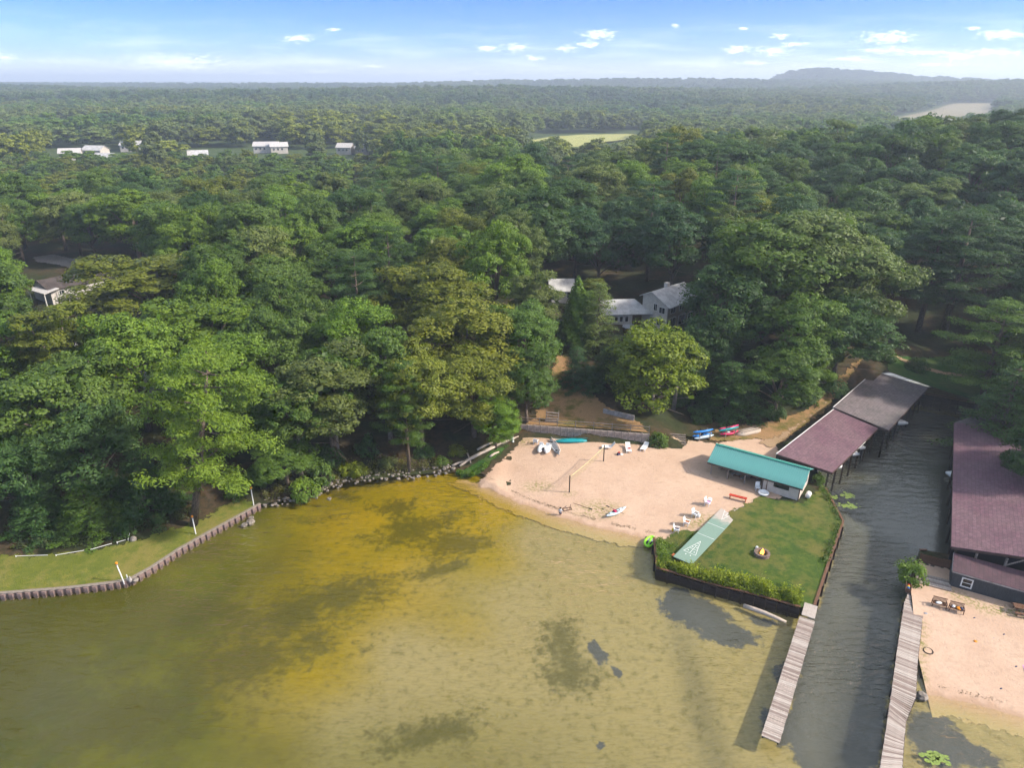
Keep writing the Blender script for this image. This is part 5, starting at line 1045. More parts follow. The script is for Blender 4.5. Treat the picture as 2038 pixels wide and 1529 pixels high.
# --- houses
def gable_house(name, lab, base, ang, L, D, hw, rise, wall, roof, wins=(), ov=.5, chimney=False, doors=(), cat='house', group=None):
    t = thing(name, lab, cat, base, ang, group)
    MB().box((L / 2, D / 2, hw / 2 - .4), (L, D, hw + .8)).build('wall', M[wall], t)
    for x in (0, L): MB().prism([(x - .02 if x == 0 else x - .08, 0, hw), (x - .02 if x == 0 else x - .08, D, hw), (x - .02 if x == 0 else x - .08, D / 2, hw + rise)], (.1, 0, 0)).build('gable', M[wall], t)
    k = rise / (D / 2); r = bpy.data.objects.new('roof', None); COL.objects.link(r); r.parent = t
    MB().prism([(-ov, -ov, hw - ov * k), (L + ov, -ov, hw - ov * k), (L + ov, D / 2, hw + rise), (-ov, D / 2, hw + rise)], (0, 0, .14)).build('front_slope', M[roof], r)
    MB().prism([(-ov, D + ov, hw - ov * k), (L + ov, D + ov, hw - ov * k), (L + ov, D / 2 + .005, hw + rise), (-ov, D / 2 + .005, hw + rise)], (0, 0, .14)).build('back_slope', M[roof], r)
    if chimney: MB().box((L * .7, D * .55, hw + rise), (.7, .6, 1.6)).build('chimney', M['concrete'], r)
    for (u, z, w, h) in wins: window(t, (u, -.03, z), w, h, 0, 'white_paint', 1)
    for (u, w) in doors: MB().box((u, -.04, 1.0), (w, .06, 2.0)).build('door', M['brown_wood'], t)
    return t
# main grey house: low wing
zb = 6.0
hA, hB, hC = G(1276, 643, zb), G(1325, 657, zb), G(1378, 644, zb); a1 = heading(hA, hB); a2_ = a1 + math.pi / 2
t = thing('grey_house', 'grey two-storey house with slanted pale roof and patio wing among the trees', 'house', hB, a1 + math.pi / 2)
# local frame: x along the ridge (away right), y along the gable wall toward the left
Wd = (hB - hA).length; Dl = 9.0; h2 = 4.3; ap = 6.1; ya = Wd * .62
wl2 = MB(); wl2.prism([(0, 0, -1), (0, Wd, -1), (0, Wd, h2 + .9), (0, ya, ap), (0, 0, h2)], (.18, 0, 0)); wl2.build('gable_wall', M['grey_siding'], t)
MB().box((Dl / 2 + .1, .1, (h2 - 1) / 2), (Dl - .2, .2, h2 + 1)).build('side_wall', M['tan_siding'], t); MB().box((Dl / 2, Wd - .1, (h2 - .2) / 2), (Dl - .4, .2, h2 + 1.7)).build('back_wall', M['grey_siding'], t); MB().box((Dl - .1, Wd / 2, (h2 - 1) / 2), (.2, Wd - .42, h2 + 1)).build('end_wall', M['grey_siding'], t)
kk = (ap - h2) / ya; r = bpy.data.objects.new('roof', None); COL.objects.link(r); r.parent = t
MB().prism([(-.4, -.6, h2 - .6 * kk), (Dl + .4, -.6, h2 - .6 * kk), (Dl + .4, ya, ap), (-.4, ya, ap)], (0, 0, .16)).build('front_slope', M['roof_pale'], r)
k3 = (ap - h2 - .9) / (Wd - ya); MB().prism([(-.4, Wd + .5, h2 + .9 - .5 * k3), (Dl + .4, Wd + .5, h2 + .9 - .5 * k3), (Dl + .4, ya + .005, ap), (-.4, ya + .005, ap)], (0, 0, .16)).build('back_slope', M['roof_pale'], r)
MB().box((4.5, ya + .3, ap + .4), (.8, .7, .9)).build('chimney', M['grey_siding'], r)
for (y, z, w_, h_) in ((1.1, 3.3, 1.3, 1.2), (2.5, 3.6, .8, 1.3), (1.3, 1.1, 1.5, 1.2), (3.0, 1.2, .9, 1.1)): window(t, (-.05, y, z), w_, h_, math.pi / 2, 'white_paint', 1)
for (x, z, w_, h_) in ((1.6, 3.3, 1.5, 1.2), (4.2, 3.3, 1.4, 1.2), (1.6, 1.0, 2.0, 1.8), (4.6, 1.0, 2.2, 1.8), (7.2, 1.0, 1.5, 1.5)): window(t, (x, -.05, z), w_, h_, 0, 'white_paint', 1)
# wing, in the same house
wA = G(1222, 650, zb); wang = heading(wA, G(1290, 648, zb)); Rw = Matrix.Rotation(-(a1 + math.pi / 2), 4, 'Z'); wing = bpy.data.objects.new('wing', None); COL.objects.link(wing); wing.parent = t
wing.matrix_local = Rw @ Matrix.Translation(wA - hB) @ Matrix.Rotation(wang, 4, 'Z'); x0, x1, dw, hw_ = -3.2, 6.6, 5.6, 2.2
MB().box(((x0 + 3.2) / 2, dw / 2, hw_ / 2 - .4), (3.2 - x0, dw, hw_ + .8)).build('wall', M['grey_siding'], wing); MB().box((4.9, dw / 2 + 1.2, hw_ / 2 - .4), (3.4, dw - 2.4, hw_ + .8)).build('recess_wall', M['brown_wood'], wing)
MB().prism([(x0 - .4, -.5, hw_), (x1 + .2, -.5, hw_), (x1 - 2.4, dw / 2 + .4, hw_ + 1.7), (x0 - .4, dw / 2 + .4, hw_ + 1.7)], (0, 0, .15)).build('front_roof', M['roof_pale'], wing); MB().prism([(x0 - .4, dw + .5, hw_), (x1 - 2.4, dw + .5, hw_), (x1 - 2.4, dw / 2 + .41, hw_ + 1.7), (x0 - .4, dw / 2 + .41, hw_ + 1.7)], (0, 0, .15)).build('back_roof', M['roof_pale'], wing)
for u in (-1.2, 0.3, 1.2, 2.2): MB().box((u, -.03, 1.35), (.75, .08, 1.1)).build('window', M['white_paint'], wing); MB().box((u, -.05, 1.35), (.55, .07, .9)).build('window_pane', M['glass'], wing)
ph = zb + .05; pc = [G(1232, 668, ph), G(1300, 672, ph), G(1325, 660, ph), G(1258, 652, ph)]
o = tag(MB().prism([(p.x - pc[0].x, p.y - pc[0].y, -1.6) for p in pc], (0, 0, 1.6)).build('patio', M['patio']), 'reddish brick patio in front of the grey house', 'patio'); o.location = (pc[0].x, pc[0].y, ph)
v = G(1252, 660, ph); t = thing('hot_tub', 'dark round-fronted hot tub with a cover on the patio', 'hot tub', v, wang)
MB().lathe([(0, 0), (1.15, 0), (1.2, .85), (0, .85)], 8).build('tub', M['brown_wood'], t); MB().lathe([(0, .86), (1.26, .86), (1.26, .98), (.0, 1.06)], 8).build('cover', M['grey_plastic'], t)
v = G(1256, 668, ph); t = thing('patio_table', 'small white table on the patio before the hot tub', 'table', v); MB().lathe([(.0, .42), (.32, .42), (.32, .46), (0, .47)], 12).build('top', M['white_plastic'], t)
for k in range(3): MB().tube([(.22 * math.cos(k * 2.1), .22 * math.sin(k * 2.1), 0), (.15 * math.cos(k * 2.1), .15 * math.sin(k * 2.1), .42)], .03, 6).build('leg', M['white_plastic'], t)
gv = G(1098, 603, 7.2); gable_house('garage', 'small grey garage with a two-tone roof behind the cedar', gv, .05, 4.0, 5.0, 2.5, 1.4, 'grey_siding', 'roof_pale', [(3.2, 1.5, .7, 1.2)], cat='garage')
hv = G(105, 600, 5); gable_house('dark_roofed_house', 'low dark-roofed house beside the gravel drive', (hv.x, hv.y, hv.z), heading(G(105, 600, 5), G(185, 582, 5)), 13, 7.5, 2.4, 1.3, 'grey_siding', 'roof_dark', [(2, 1.4, 1.2, 1), (5, 1.4, 1.2, 1)], chimney=False)
av = [G(55, 577, 7.3), G(88, 587, 7.2), G(118, 575, 7.4), G(80, 568, 7.5)]; c_ = sum((Vector(p) for p in av), Vector()) / 4
t = thing('carport', 'flat white carport roof beside the low dark-roofed house', 'carport', (c_.x, c_.y, 4.6)); MB().prism([p - t.location for p in av], (0, 0, .15)).build('roof', M['roof_white'], t)
for p in av: q = (p - c_) * .92; MB().box((q.x, q.y, 1.2), (.15, .15, 2.6)).build('post', M['white_paint'], t)
for n_, (px, py, L, D, wl__, rf_, lab) in enumerate([(165, 309, 13, 9, 'white_siding', 'roof_pale', 'grey-roofed house in the middle of the far village'), (240, 300, 14, 9, 'white_siding', 'roof_pale', 'pale house at the right of the far village'), (118, 314, 12, 8, 'white_siding', 'roof_white', 'small white house at the left of the far village'), (185, 322, 12, 8, 'tan_siding', 'roof_pale', 'lowest house of the far village, half hidden by trees'),
        (505, 303, 16, 9, 'white_siding', 'roof_white', 'long white house left of the far village gap'), (540, 304, 11, 9, 'white_siding', 'roof_white', 'white house adjoining the long white one'), (670, 304, 10, 8, 'white_siding', 'roof_white', 'white house beside a dark round tree in the valley'), (708, 305, 8, 8, 'tan_siding', 'roof_white', 'small pale house right of the dark round tree'), (376, 318, 11, 8, 'white_siding', 'roof_pale', 'pale house peeking between far trees')]):
    v = G(px, py, 8); z = h1(v.x, v.y); gable_house('far_house', lab, (v.x, v.y, z + 0.8), .1 + .25 * (n_ % 3 - 1), L * .85, D * .85, 3.2, 2.0, wl__, rf_, [(1.6, 1.7, 1.2, 1.3), (4, 1.7, 1.2, 1.3), (6.2, 1.7, 1.2, 1.3)], group='houses of the far village')
for px, py, lab in ((690, 545, 'white house wall glimpsed between the middle trees'), (200, 725, 'tan house wall glimpsed through the left trees'), (335, 775, 'pale blue-white house wall glimpsed behind the yellow-green pine')):
    v = on(px, py); v = G(px, py, v.z + 2.0); gable_house('hidden_house', lab, (v.x - 4, v.y, h1(v.x, v.y)), .1, 9, 6, 2.8, 1.8, 'white_siding', 'roof_pale', [(2, 1.5, 1.1, 1.2), (5, 1.5, 1.1, 1.2)], group='houses hidden in the near woods')
# ================================================================ boats, furniture and small things
def hull_mesh(name, L, Wd, Hh, mat, rocker=.12, sharp=2.0, n=15, m=10, flat=0.35):
    vs, fs = [], []
    for i in range(n):
        u = -1 + 2 * i / (n - 1); w = Wd / 2 * max(0.03, (1 - abs(u) ** sharp)) ; zr = rocker * Hh * 4 * u * u * .5
        for k in range(m):
            a = 2 * math.pi * k / m; c, s_ = math.cos(a), math.sin(a); z = (s_ * Hh * (flat if s_ > 0 else .65)) * (0.35 + .65 * (1 - abs(u) ** 3)); vs.append((u * L / 2, w * (abs(c) ** .8) * (1 if c > 0 else -1), z + zr + Hh * .65))
    for i in range(n - 1):
        for k in range(m): fs.append((i * m + k, i * m + (k + 1) % m, (i + 1) * m + (k + 1) % m, (i + 1) * m + k))
    fs.append(tuple(range(m))[::-1]); fs.append(tuple((n - 1) * m + k for k in range(m)))
    return MB().add(vs, fs).mesh(name, M[mat], True)
def kayak(lab, loc, rz, mat, L=3.2, Wd=.75, Hh=.36, tilt=0.0, seat='dark', group=None, paddle=False):
    t = thing('kayak', lab, 'kayak', loc, rz, group); t.rotation_euler = (tilt, 0, rz)
    put(hull_mesh('hull', L, Wd, Hh, mat), 'hull', t); MB().lathe([(.0, 0), (.5, .0), (.56, .05), (.6, .02)], 14).build('cockpit', M['dark'], t).matrix_local = Matrix.Translation((0, 0, Hh * .98)) @ Matrix.Diagonal((.95, .42 * Wd / .75, 1, 1))
    MB().box((-.12, 0, Hh * 1.05), (.38, .34, .1)).build('seat', M[seat], t); MB().box((-.34, 0, Hh * 1.2), (.07, .34, .32)).build('seat_back', M[seat], t)
    for s in (-1, 1): MB().box((s * L * .33, 0, Hh * 1.0), (.25, .16, .03)).build('hatch', M['grey_plastic'], t)
    return t
SANDG = 'boats drawn up on the sand'
k1 = on(1226, 1023); a_ = heading(on(1212, 1031), on(1243, 1014)); kayak('pale blue kayak with pink seat at the water edge of the sand', k1 + Vector((0, 0, .03)), a_, 'pale_hull', seat='pink_hull', group=SANDG)
def paddle(lab, c, rz, L=2.1, up=.0):
    t = thing('paddle', lab, 'paddle', c, rz); MB().tube([(-L / 2, 0, up), (L / 2, 0, up)], .025, 6).build('shaft', M['brown_wood'], t)
    MB().box((L / 2 + .15, 0, up), (.42, .17, .03)).build('blade', M['dark'], t); return t
paddle('double paddle lying across the pale blue kayak', k1 + Vector((0, 0, .47)), a_ + 1.75); paddle('brown paddle lying alone on the wet sand', on(1157, 1008) + Vector((0, 0, .06)), heading(on(1143, 1004), on(1170, 1013)))
# teal canoe upside down, grey canoe on its side
t = thing('canoe', 'overturned teal canoe in front of the retaining wall', 'canoe', on(1137, 880), heading(on(1112, 881), on(1163, 879)), SANDG); o = put(hull_mesh('hull', 4.6, 1.0, .5, 'teal_hull', .1, 3.0), 'hull', t, (0, 0, .52)); o.rotation_euler = (math.pi - .12, 0, 0)
MB().beam((-2.2, 0, .52), (2.2, 0, .52), .04, .05).build('keel', M['teal_hull'], t)
t = thing('canoe', 'long grey canoe lying on the sand beside the pedal boat', 'canoe', on(1105, 893) + Vector((0, 0, .02)), heading(on(1096, 872), on(1114, 906)), SANDG); o = put(hull_mesh('hull', 4.7, .85, .45, 'grey_plastic', .1, 2.2, flat=.1), 'hull', t); o.rotation_euler = (.35, 0, 0)
for s in (-1, 1): MB().tube([(2.2 * u, s * .42 * (1 - abs(u) ** 2.2), .36 + .08 * u * u + s * .12) for u in (-.98, -.6, -.2, .2, .6, .98)], .03, 6).build('gunwale', M['white_plastic'], t)
for x in (-1.2, 1.2): MB().box((x, .0, .36), (.28, .6, .03)).build('thwart', M['dark'], t)
# pedal boat
t = thing('pedal_boat', 'white twin-hulled pedal boat on the sand below the retaining wall', 'pedal boat', on(1083, 896), heading(on(1080, 901), on(1086, 884)), SANDG)
for s in (-1, 1): put(hull_mesh('hull', 2.5, .78, .42, 'white_plastic', .05, 4.0, flat=.6), 'hull', t, (0, s * .48, 0))
MB().box((-.1, 0, .42), (1.3, .55, .16)).build('deck', M['white_plastic'], t); MB().box((-.62, 0, .52), (.5, .3, .1)).build('footwell', M['dark'], t)
for s in (-1, 1): MB().box((.35, s * .46, .72), (.08, .5, .42)).build('seat_back', M['white_plastic'], t)
# lime raft at the bulkhead
t = thing('inflatable_raft', 'lime green two-seat raft at the corner of the bulkhead', 'raft', G(1293, 1080, .22), heading(G(1284, 1092), G(1299, 1064)), SANDG); outl = [(1.0 * math.cos(a) * (1.0 if math.cos(a) > 0 else .9), .48 * math.sin(a) * (1 - .25 * max(0, math.cos(a)) ** 2)) for a in [2 * math.pi * k / 18 for k in range(18)]]
MB().tube([(x, y, .1) for x, y in outl] + [(outl[0][0], outl[0][1], .1)], .14, 8, False).build('rim', M['lime_hull'], t, True); MB().prism([(x, y, .02) for x, y in outl], (0, 0, .05)).build('floor', M['white_plastic'], t)
MB().tube([(-.8, 0, .12), (.75, 0, .12)], .09, 8).build('centre_tube', M['lime_hull'], t, True)
for s in (-1, 1): MB().box((-.25, s * .22, .1), (.5, .2, .06)).build('seat_well', M['dark'], t); MB().box((.3, s * .2, .12), (.5, .17, .05)).build('backrest', M['grey_plastic'], t)
# kayak racks with boats
def rack(lab, c, rz, levels, w=1.6, h=.75):
    t = thing('kayak_rack', lab, 'rack', c, rz, 'kayak racks')
    for s in (-1, 1):
        for y in (-.4, .4): MB().box((s * w / 2, y, h / 2), (.09, .09, h)).build('post', M['weathered_wood'], t)
        for z in levels: MB().box((s * w / 2, 0, z), (.07, .9, .07)).build('bar', M['weathered_wood'], t)
    return t
c = on(1399, 874); rz = heading(on(1380, 876), on(1418, 870)); rack('wooden rack holding the blue kayaks', c, rz, (.22, .85), h=1.3)
kayak('blue kayak with open cockpit on the upper level of its rack', c + Vector((0, .1, .9)), rz, 'blue_hull', 3.1, tilt=-.5); kayak('blue and white kayak on the lower level of the blue rack', c + Vector((0.15, -.35, .25)), rz + .06, 'pale_hull', 3.1, tilt=-.9, group=SANDG); kayak('darker blue kayak tucked under the blue rack', c + Vector((-.1, .2, .28)), rz, 'blue_hull', 3.0)
c = on(1450, 868); rz = heading(on(1430, 871), on(1470, 864)); rack('wooden rack holding the teal and pink kayaks', c, rz, (.22, .85), h=1.3)
kayak('turquoise kayak on top of the right rack', c + Vector((0, -.15, .9)), rz + .05, 'teal_hull', 3.3, tilt=-.8); kayak('pink kayak behind the turquoise one on the right rack', c + Vector((.1, .35, .9)), rz + .05, 'pink_hull', 3.2, tilt=-.3); kayak('pink kayak with pale seat on the bottom of the right rack', c + Vector((0, -.05, .26)), rz, 'pink_hull', 3.0, seat='white_plastic')
t = thing('rowboat', 'weathered wooden rowboat turned over beside the right kayak rack', 'rowboat', on(1490, 862), heading(on(1468, 866), on(1512, 856))); o = put(hull_mesh('hull', 4.2, 1.5, .6, 'driftwood', .06, 5.0), 'hull', t, (0, 0, .55)); o.rotation_euler = (math.pi, 0, 0)
for k in range(3): MB().beam((-1.7, -.4 + .4 * k, .57), (1.7, -.4 + .4 * k, .57), .05, .05).build('strake', M['weathered_wood'], t)
# --- sand furniture
def lounger(lab, c, rz, back=.5):
    t = thing('lounge_chair', lab, 'lounge chair', c, rz, 'white loungers on the sand')
    for k in range(6): MB().box((-.15 + .2 * k, 0, .32), (.185, .62, .04)).build('slat', M['white_plastic'], t)
    B_ = bpy.data.objects.new('backrest', None); COL.objects.link(B_); B_.parent = t; B_.location = (-.28, 0, .33); B_.rotation_euler = (0, back, 0)
    for k in range(4): MB().box((-.09 - .19 * k, 0, 0), (.175, .62, .04)).build('slat', M['white_plastic'], B_)
    for x in (-.2, .9):
        for s in (-1, 1): MB().box((x, s * .28, .15), (.06, .06, .3)).build('leg', M['white_plastic'], t)
    for s in (-1, 1): MB().box((.35, s * .33, .31), (1.3, .04, .08)).build('side_rail', M['white_plastic'], t)
    return t
lounger('white lounger with a red towel on it, below the wall', on(1250, 896), heading(on(1248, 885), on(1252, 903))); lounger('white lounger nearest the timber steps', on(1283, 893), heading(on(1286, 883), on(1280, 900)), .25); lounger('white lounger directly behind the far volleyball post', on(1212, 893), heading(on(1222, 893), on(1204, 893)), .9)
tag(MB().box((0, 0, .03), (.35, .25, .06)).box((.1, .05, .07), (.18, .14, .05), .5).build('towel', M['red_paint']), 'small red towel on the white lounger', 'towel').location = on(1250, 897) + Vector((.1, -.1, .36))
t = thing('beach_bag', 'navy and red bag on the sand left of the lounger', 'bag', on(1231, 906), .5); MB().box((0, 0, .16), (.5, .3, .32), taper=.7).build('body', M['navy'], t); MB().box((.05, .0, .38), (.25, .2, .1)).build('towel', M['red_paint'], t); MB().box((.42, -.12, .05), (.4, .3, .08), .4).build('cloth', M['white_plastic'], t)
def plastic_chair(lab, c, rz, mat='white_plastic', cushion=None, name='plastic_chair'):
    t = thing(name, lab, 'chair', c, rz, 'white chairs on the sand')
    MB().box((0, 0, .36), (.55, .55, .05)).build('seat', M[mat], t); MB().box((0, .3, .68), (.55, .05, .62), M=Matrix.Rotation(-.3, 3, 'X')).build('backrest', M[mat], t)
    for x in (-1, 1):
        MB().box((x * .3, -.02, .56), (.1, .6, .04)).build('armrest', M[mat], t)
        for y in (-.24, .24): MB().box((x * .26, y, .27), (.06, .06, .55)).build('leg', M[mat], t)
    if cushion: MB().box((0, 0, .43), (.45, .45, .08)).build('cushion', M[cushion], t)
    return t
plastic_chair('white plastic chair at the left corner of the sand', on(1066, 884), 2.9)
for px, py, rz, cu, lab in ((1408, 1006, .9, 'pink', 'white chair with a pink cushion, nearest the red bench'), (1383, 1029, .8, 'grey_plastic', 'white chair second from the red bench along the court'), (1366, 1046, 1.0, 'rust_paint', 'white chair with dark red cushion beside the court'), (1346, 1060, 1.2, 'navy', 'white chair with dark cushion at the weeds beside the court')): plastic_chair(lab, on(px, py), rz, 'white_plastic', cu)
for px, py, lab in ((1413, 998, 'white bucket behind the pink-cushioned chair'), (1390, 1030, 'white bucket beside the second chair from the red bench')): tag(MB().lathe([(0, 0), (.18, 0), (.22, .4), (.2, .4), (.16, .05), (0, .05)], 12).build('bucket', M['white_plastic'], None, True), lab, 'bucket', 'buckets by the chairs').location = on(px, py)
tag(MB().lathe([(0, 0), (.14, .06), (.2, .2), (.14, .34), (0, .4)], 12).build('beach_ball', M['yellow'], None, True), 'yellow ball in the weeds beside the last white chair', 'ball').location = on(1340, 1058)
# overturned chair frame by the water
t = thing('chair_frame', 'dark wooden folding chair frame lying at the water edge', 'chair frame', on(1129, 1015), .3)
for a, b in (((-.5, -.2, .06), (.5, -.25, .1)), ((-.45, .3, .06), (.55, .2, .12)), ((-.5, -.25, .06), (-.45, .35, .1)), ((.45, -.3, .1), (.55, .25, .12)), ((.1, -.25, .1), (.5, .2, .5)), ((-.4, .3, .1), (-.1, .1, .45))): MB().beam(a, b, .05, .05).build('bar', M['brown_wood'], t)
# volleyball net
v0, v1 = on(1133, 981), on(1201, 919); t = thing('volleyball_net', 'volleyball net with pale yellow tape between two dark posts on the sand', 'volleyball net', v0); dv = v1 - v0
for p in (Vector(), dv): MB().tube([p + Vector((0, 0, -.3)), p + Vector((0, 0, 2.35))], .07, 8).build('post', M['dark_wood'], t)
def sag(f, z): return dv * f + Vector((0, 0, z - .18 * math.sin(math.pi * f)))
MB().tube([sag(.02 + .96 * k / 10, 2.2) for k in range(11)], .032, 6).build('top_tape', M['rope_yellow'], t)
nm_ = MB()
for z in (1.45, 1.6, 1.75, 1.9, 2.05): nm_.tube([sag(.02 + .96 * k / 10, z) for k in range(11)], .006, 3)
for k in range(60): nm_.tube([sag(.02 + .96 * k / 59, 1.45), sag(.02 + .96 * k / 59, 2.2)], .005, 3)
nm_.build('net', M['rope_yellow'], t)['kind'] = 'stuff'
# child at the water edge
def child(lab, loc, rz):
    J = {'pel': (0, 0, .52), 'chest': (0, .02, .78), 'neck': (0, .03, .92), 'head': (0, .05, 1.02), 'top': (0, .05, 1.12), 'ls': (.12, .02, .86), 'le': (.18, .08, .68), 'lh': (.16, .2, .56), 'rs': (-.12, .02, .86), 're': (-.2, .06, .70), 'rh': (-.17, .18, .60), 'lhip': (.07, 0, .5), 'lk': (.08, .04, .27), 'la': (.08, -.02, .04), 'lt': (.08, .1, .02), 'rhip': (-.07, 0, .5), 'rk': (-.08, .06, .27), 'ra': (-.08, 0, .04), 'rt': (-.08, .12, .02)}
    R_ = {'pel': .11, 'chest': .12, 'neck': .045, 'head': .085, 'top': .07, 'ls': .055, 'le': .042, 'lh': .035, 'rs': .055, 're': .042, 'rh': .035, 'lhip': .08, 'lk': .055, 'la': .04, 'lt': .035, 'rhip': .08, 'rk': .055, 'ra': .04, 'rt': .035}
    E_ = [('pel', 'chest'), ('chest', 'neck'), ('neck', 'head'), ('head', 'top'), ('chest', 'ls'), ('ls', 'le'), ('le', 'lh'), ('chest', 'rs'), ('rs', 're'), ('re', 'rh'), ('pel', 'lhip'), ('lhip', 'lk'), ('lk', 'la'), ('la', 'lt'), ('pel', 'rhip'), ('rhip', 'rk'), ('rk', 'ra'), ('ra', 'rt')]
    ks = list(J); me = bpy.data.meshes.new('person'); me.from_pydata([J[k] for k in ks], [(ks.index(a), ks.index(b)) for a, b in E_], [])
    o = bpy.data.objects.new('person', me); COL.objects.link(o); sm = o.modifiers.new('skin', 'SKIN')
    for i, k in enumerate(ks): me.skin_vertices[0].data[i].radius = (R_[k], R_[k]); me.skin_vertices[0].data[i].use_root = (k == 'pel')
    o.modifiers.new('sub', 'SUBSURF').levels = 1; o.modifiers['sub'].render_levels = 1; me.materials.append(M['skin']); o.location = loc; o.rotation_euler.z = rz; tag(o, lab, 'person')
    MB().lathe([(.15, .50), (.165, .60), (.16, .80), (.10, .93), (.05, .95)], 12).build('shirt', M['shirt'], o, True); MB().lathe([(.105, 1.0), (.112, 1.07), (.09, 1.15), (0, 1.18)], 10, (0, .035, 0)).build('hair', M['hair'], o, True)
    for s in (-1, 1): MB().tube([J['ls' if s > 0 else 'rs'], J['le' if s > 0 else 're']], (.07, .06), 8).build('sleeve', M['shirt'], o, True)
    for s in (-1, 1): MB().tube([(s * .075, 0, .54), (s * .085, .03, .30)], (.1, .085), 8).build('shorts', M['navy'], o, True)
    return o
child('dark-haired child in a white shirt standing at the water edge', on(1115, 1024) + Vector((0, -.2, -.06)), 2.6)
# --- shuffleboard court
cs = [G(1449, 998, .95), G(1488, 1004, .95), G(1377, 1119, .95), G(1340, 1108, .95)]; a_ = heading(cs[3], cs[0]); org = cs[3]; LC = 13.6; WC = 2.05
def court_mat():
    m = MT('court_paint'); p = m.pos('object'); s_ = m.new('ShaderNodeSeparateXYZ'); m.l(p, s_.inputs[0]); n = m.noise(p, 1.1, 6, .7); worn = m.math('ADD', m.rng(s_.outputs[0], 6.5, 12.0), m.math('MULTIPLY', m.math('SUBTRACT', n, .5), 1.6))
    return m.fin(m.mix(m.rng(worn, .3, .75), (0.17, 0.255, 0.205), (0.40, 0.345, 0.295)), .8)
t = thing('shuffleboard_court', 'worn green painted shuffleboard court beside the lawn', 'court', org, a_); MB().box((LC / 2, -WC / 2, -.06), (LC, WC, .12)).build('slab', court_mat(), t)
ZL = .008
def line(a, b, w=.045): return MB().beam((a[0], a[1], ZL), (b[0], b[1], ZL), w, .006).build('painted_line', M['white_paint'], t)
for x in (5.4, 7.9): line((x, -.05), (x, -WC + .05))
for e0, sgn in ((1.6, 1), (LC - 1.6, -1)):
    line((e0, -.35), (e0, -WC + .35)); line((e0, -.35), (e0 + sgn * 2.6, -WC / 2)); line((e0, -WC + .35), (e0 + sgn * 2.6, -WC / 2)); line((e0 + sgn * .85, -.55), (e0 + sgn * .85, -WC + .55)); line((e0 + sgn * 1.6, -.75), (e0 + sgn * 1.6, -WC + .75)); line((e0, -WC / 2), (e0 + sgn * 1.6, -WC / 2), .05)
pl_ = MB()
for x, y in ((2.0, -.7), (2.0, -1.35), (2.8, -.8), (2.85, -1.25), (3.6, -1.02), (1.2, -.8), (1.25, -1.3)): pl_.box((x, y, ZL), (.15, .1, .005), .3)
pl_.build('score_marks', M['white_paint'], t)
def bench(lab, c, rz, L, mat, h=.45):
    t = thing('bench', lab, 'bench', c, rz)
    for y in (-.11, .11): MB().box((0, y, h), (L, .2, .06)).build('plank', M[mat], t)
    for s in (-1, 1): MB().box((s * (L / 2 - .12), 0, h / 2 - .02), (.08, .36, h)).build('leg', M['rust_paint'], t)
    MB().box((0, 0, h - .1), (L - .3, .06, .1)).build('stretcher', M['rust_paint'], t)
bench('bright red backless bench at the far end of the court', on(1468, 996), heading(on(1457, 993), on(1480, 999)), 2.0, 'red_paint', .5); bench('low rusty orange bench at the lake end of the court', on(1356, 1118), heading(on(1340, 1111), on(1372, 1124)), 2.2, 'rust_paint', .34)
# --- fire ring
v = on(1516, 1106); t = thing('fire_pit', 'round stone fire ring with burning logs on the lawn', 'fire pit', v); bs = MB().box((0, 0, 0), (.30, .24, .2)).mesh('stone', M['fire_stone'])
for r_ in range(2):
    for k in range(14): a = 2 * math.pi * (k + .5 * r_) / 14; put(bs, 'stone', t, (.66 * math.cos(a), .66 * math.sin(a), .11 + .2 * r_), a + math.pi / 2)
MB().lathe([(0, .06), (.54, .05)], 14).build('ash_bed', M['dark'], t)
for k in range(5): a = k * 1.26; MB().tube([(.32 * math.cos(a), .32 * math.sin(a), .12), (-.05 * math.cos(a), -.05 * math.sin(a), .45)], .06, 7).build('firewood', M['brown_wood'], t)
fl = MB()
for x, y, h_, w_ in ((0, 0, .75, .13), (.14, .06, .55, .1), (-.14, -.04, .6, .1), (.02, -.14, .45, .09)): fl.lathe([(0, .18), (w_, .28), (w_ * .9, .36), (w_ * .35, .18 + h_ * .7), (0, .18 + h_)], 7, (x, y, 0))
fl.build('flame', M['flame'], t)
tag(MB().lathe([(0, 0), (.14, .02), (.15, .2), (.1, .3), (0, .33)], 9).build('white_pot', M['white_plastic']), 'small white pot behind the fire ring', 'pot').location = on(1506, 1093)
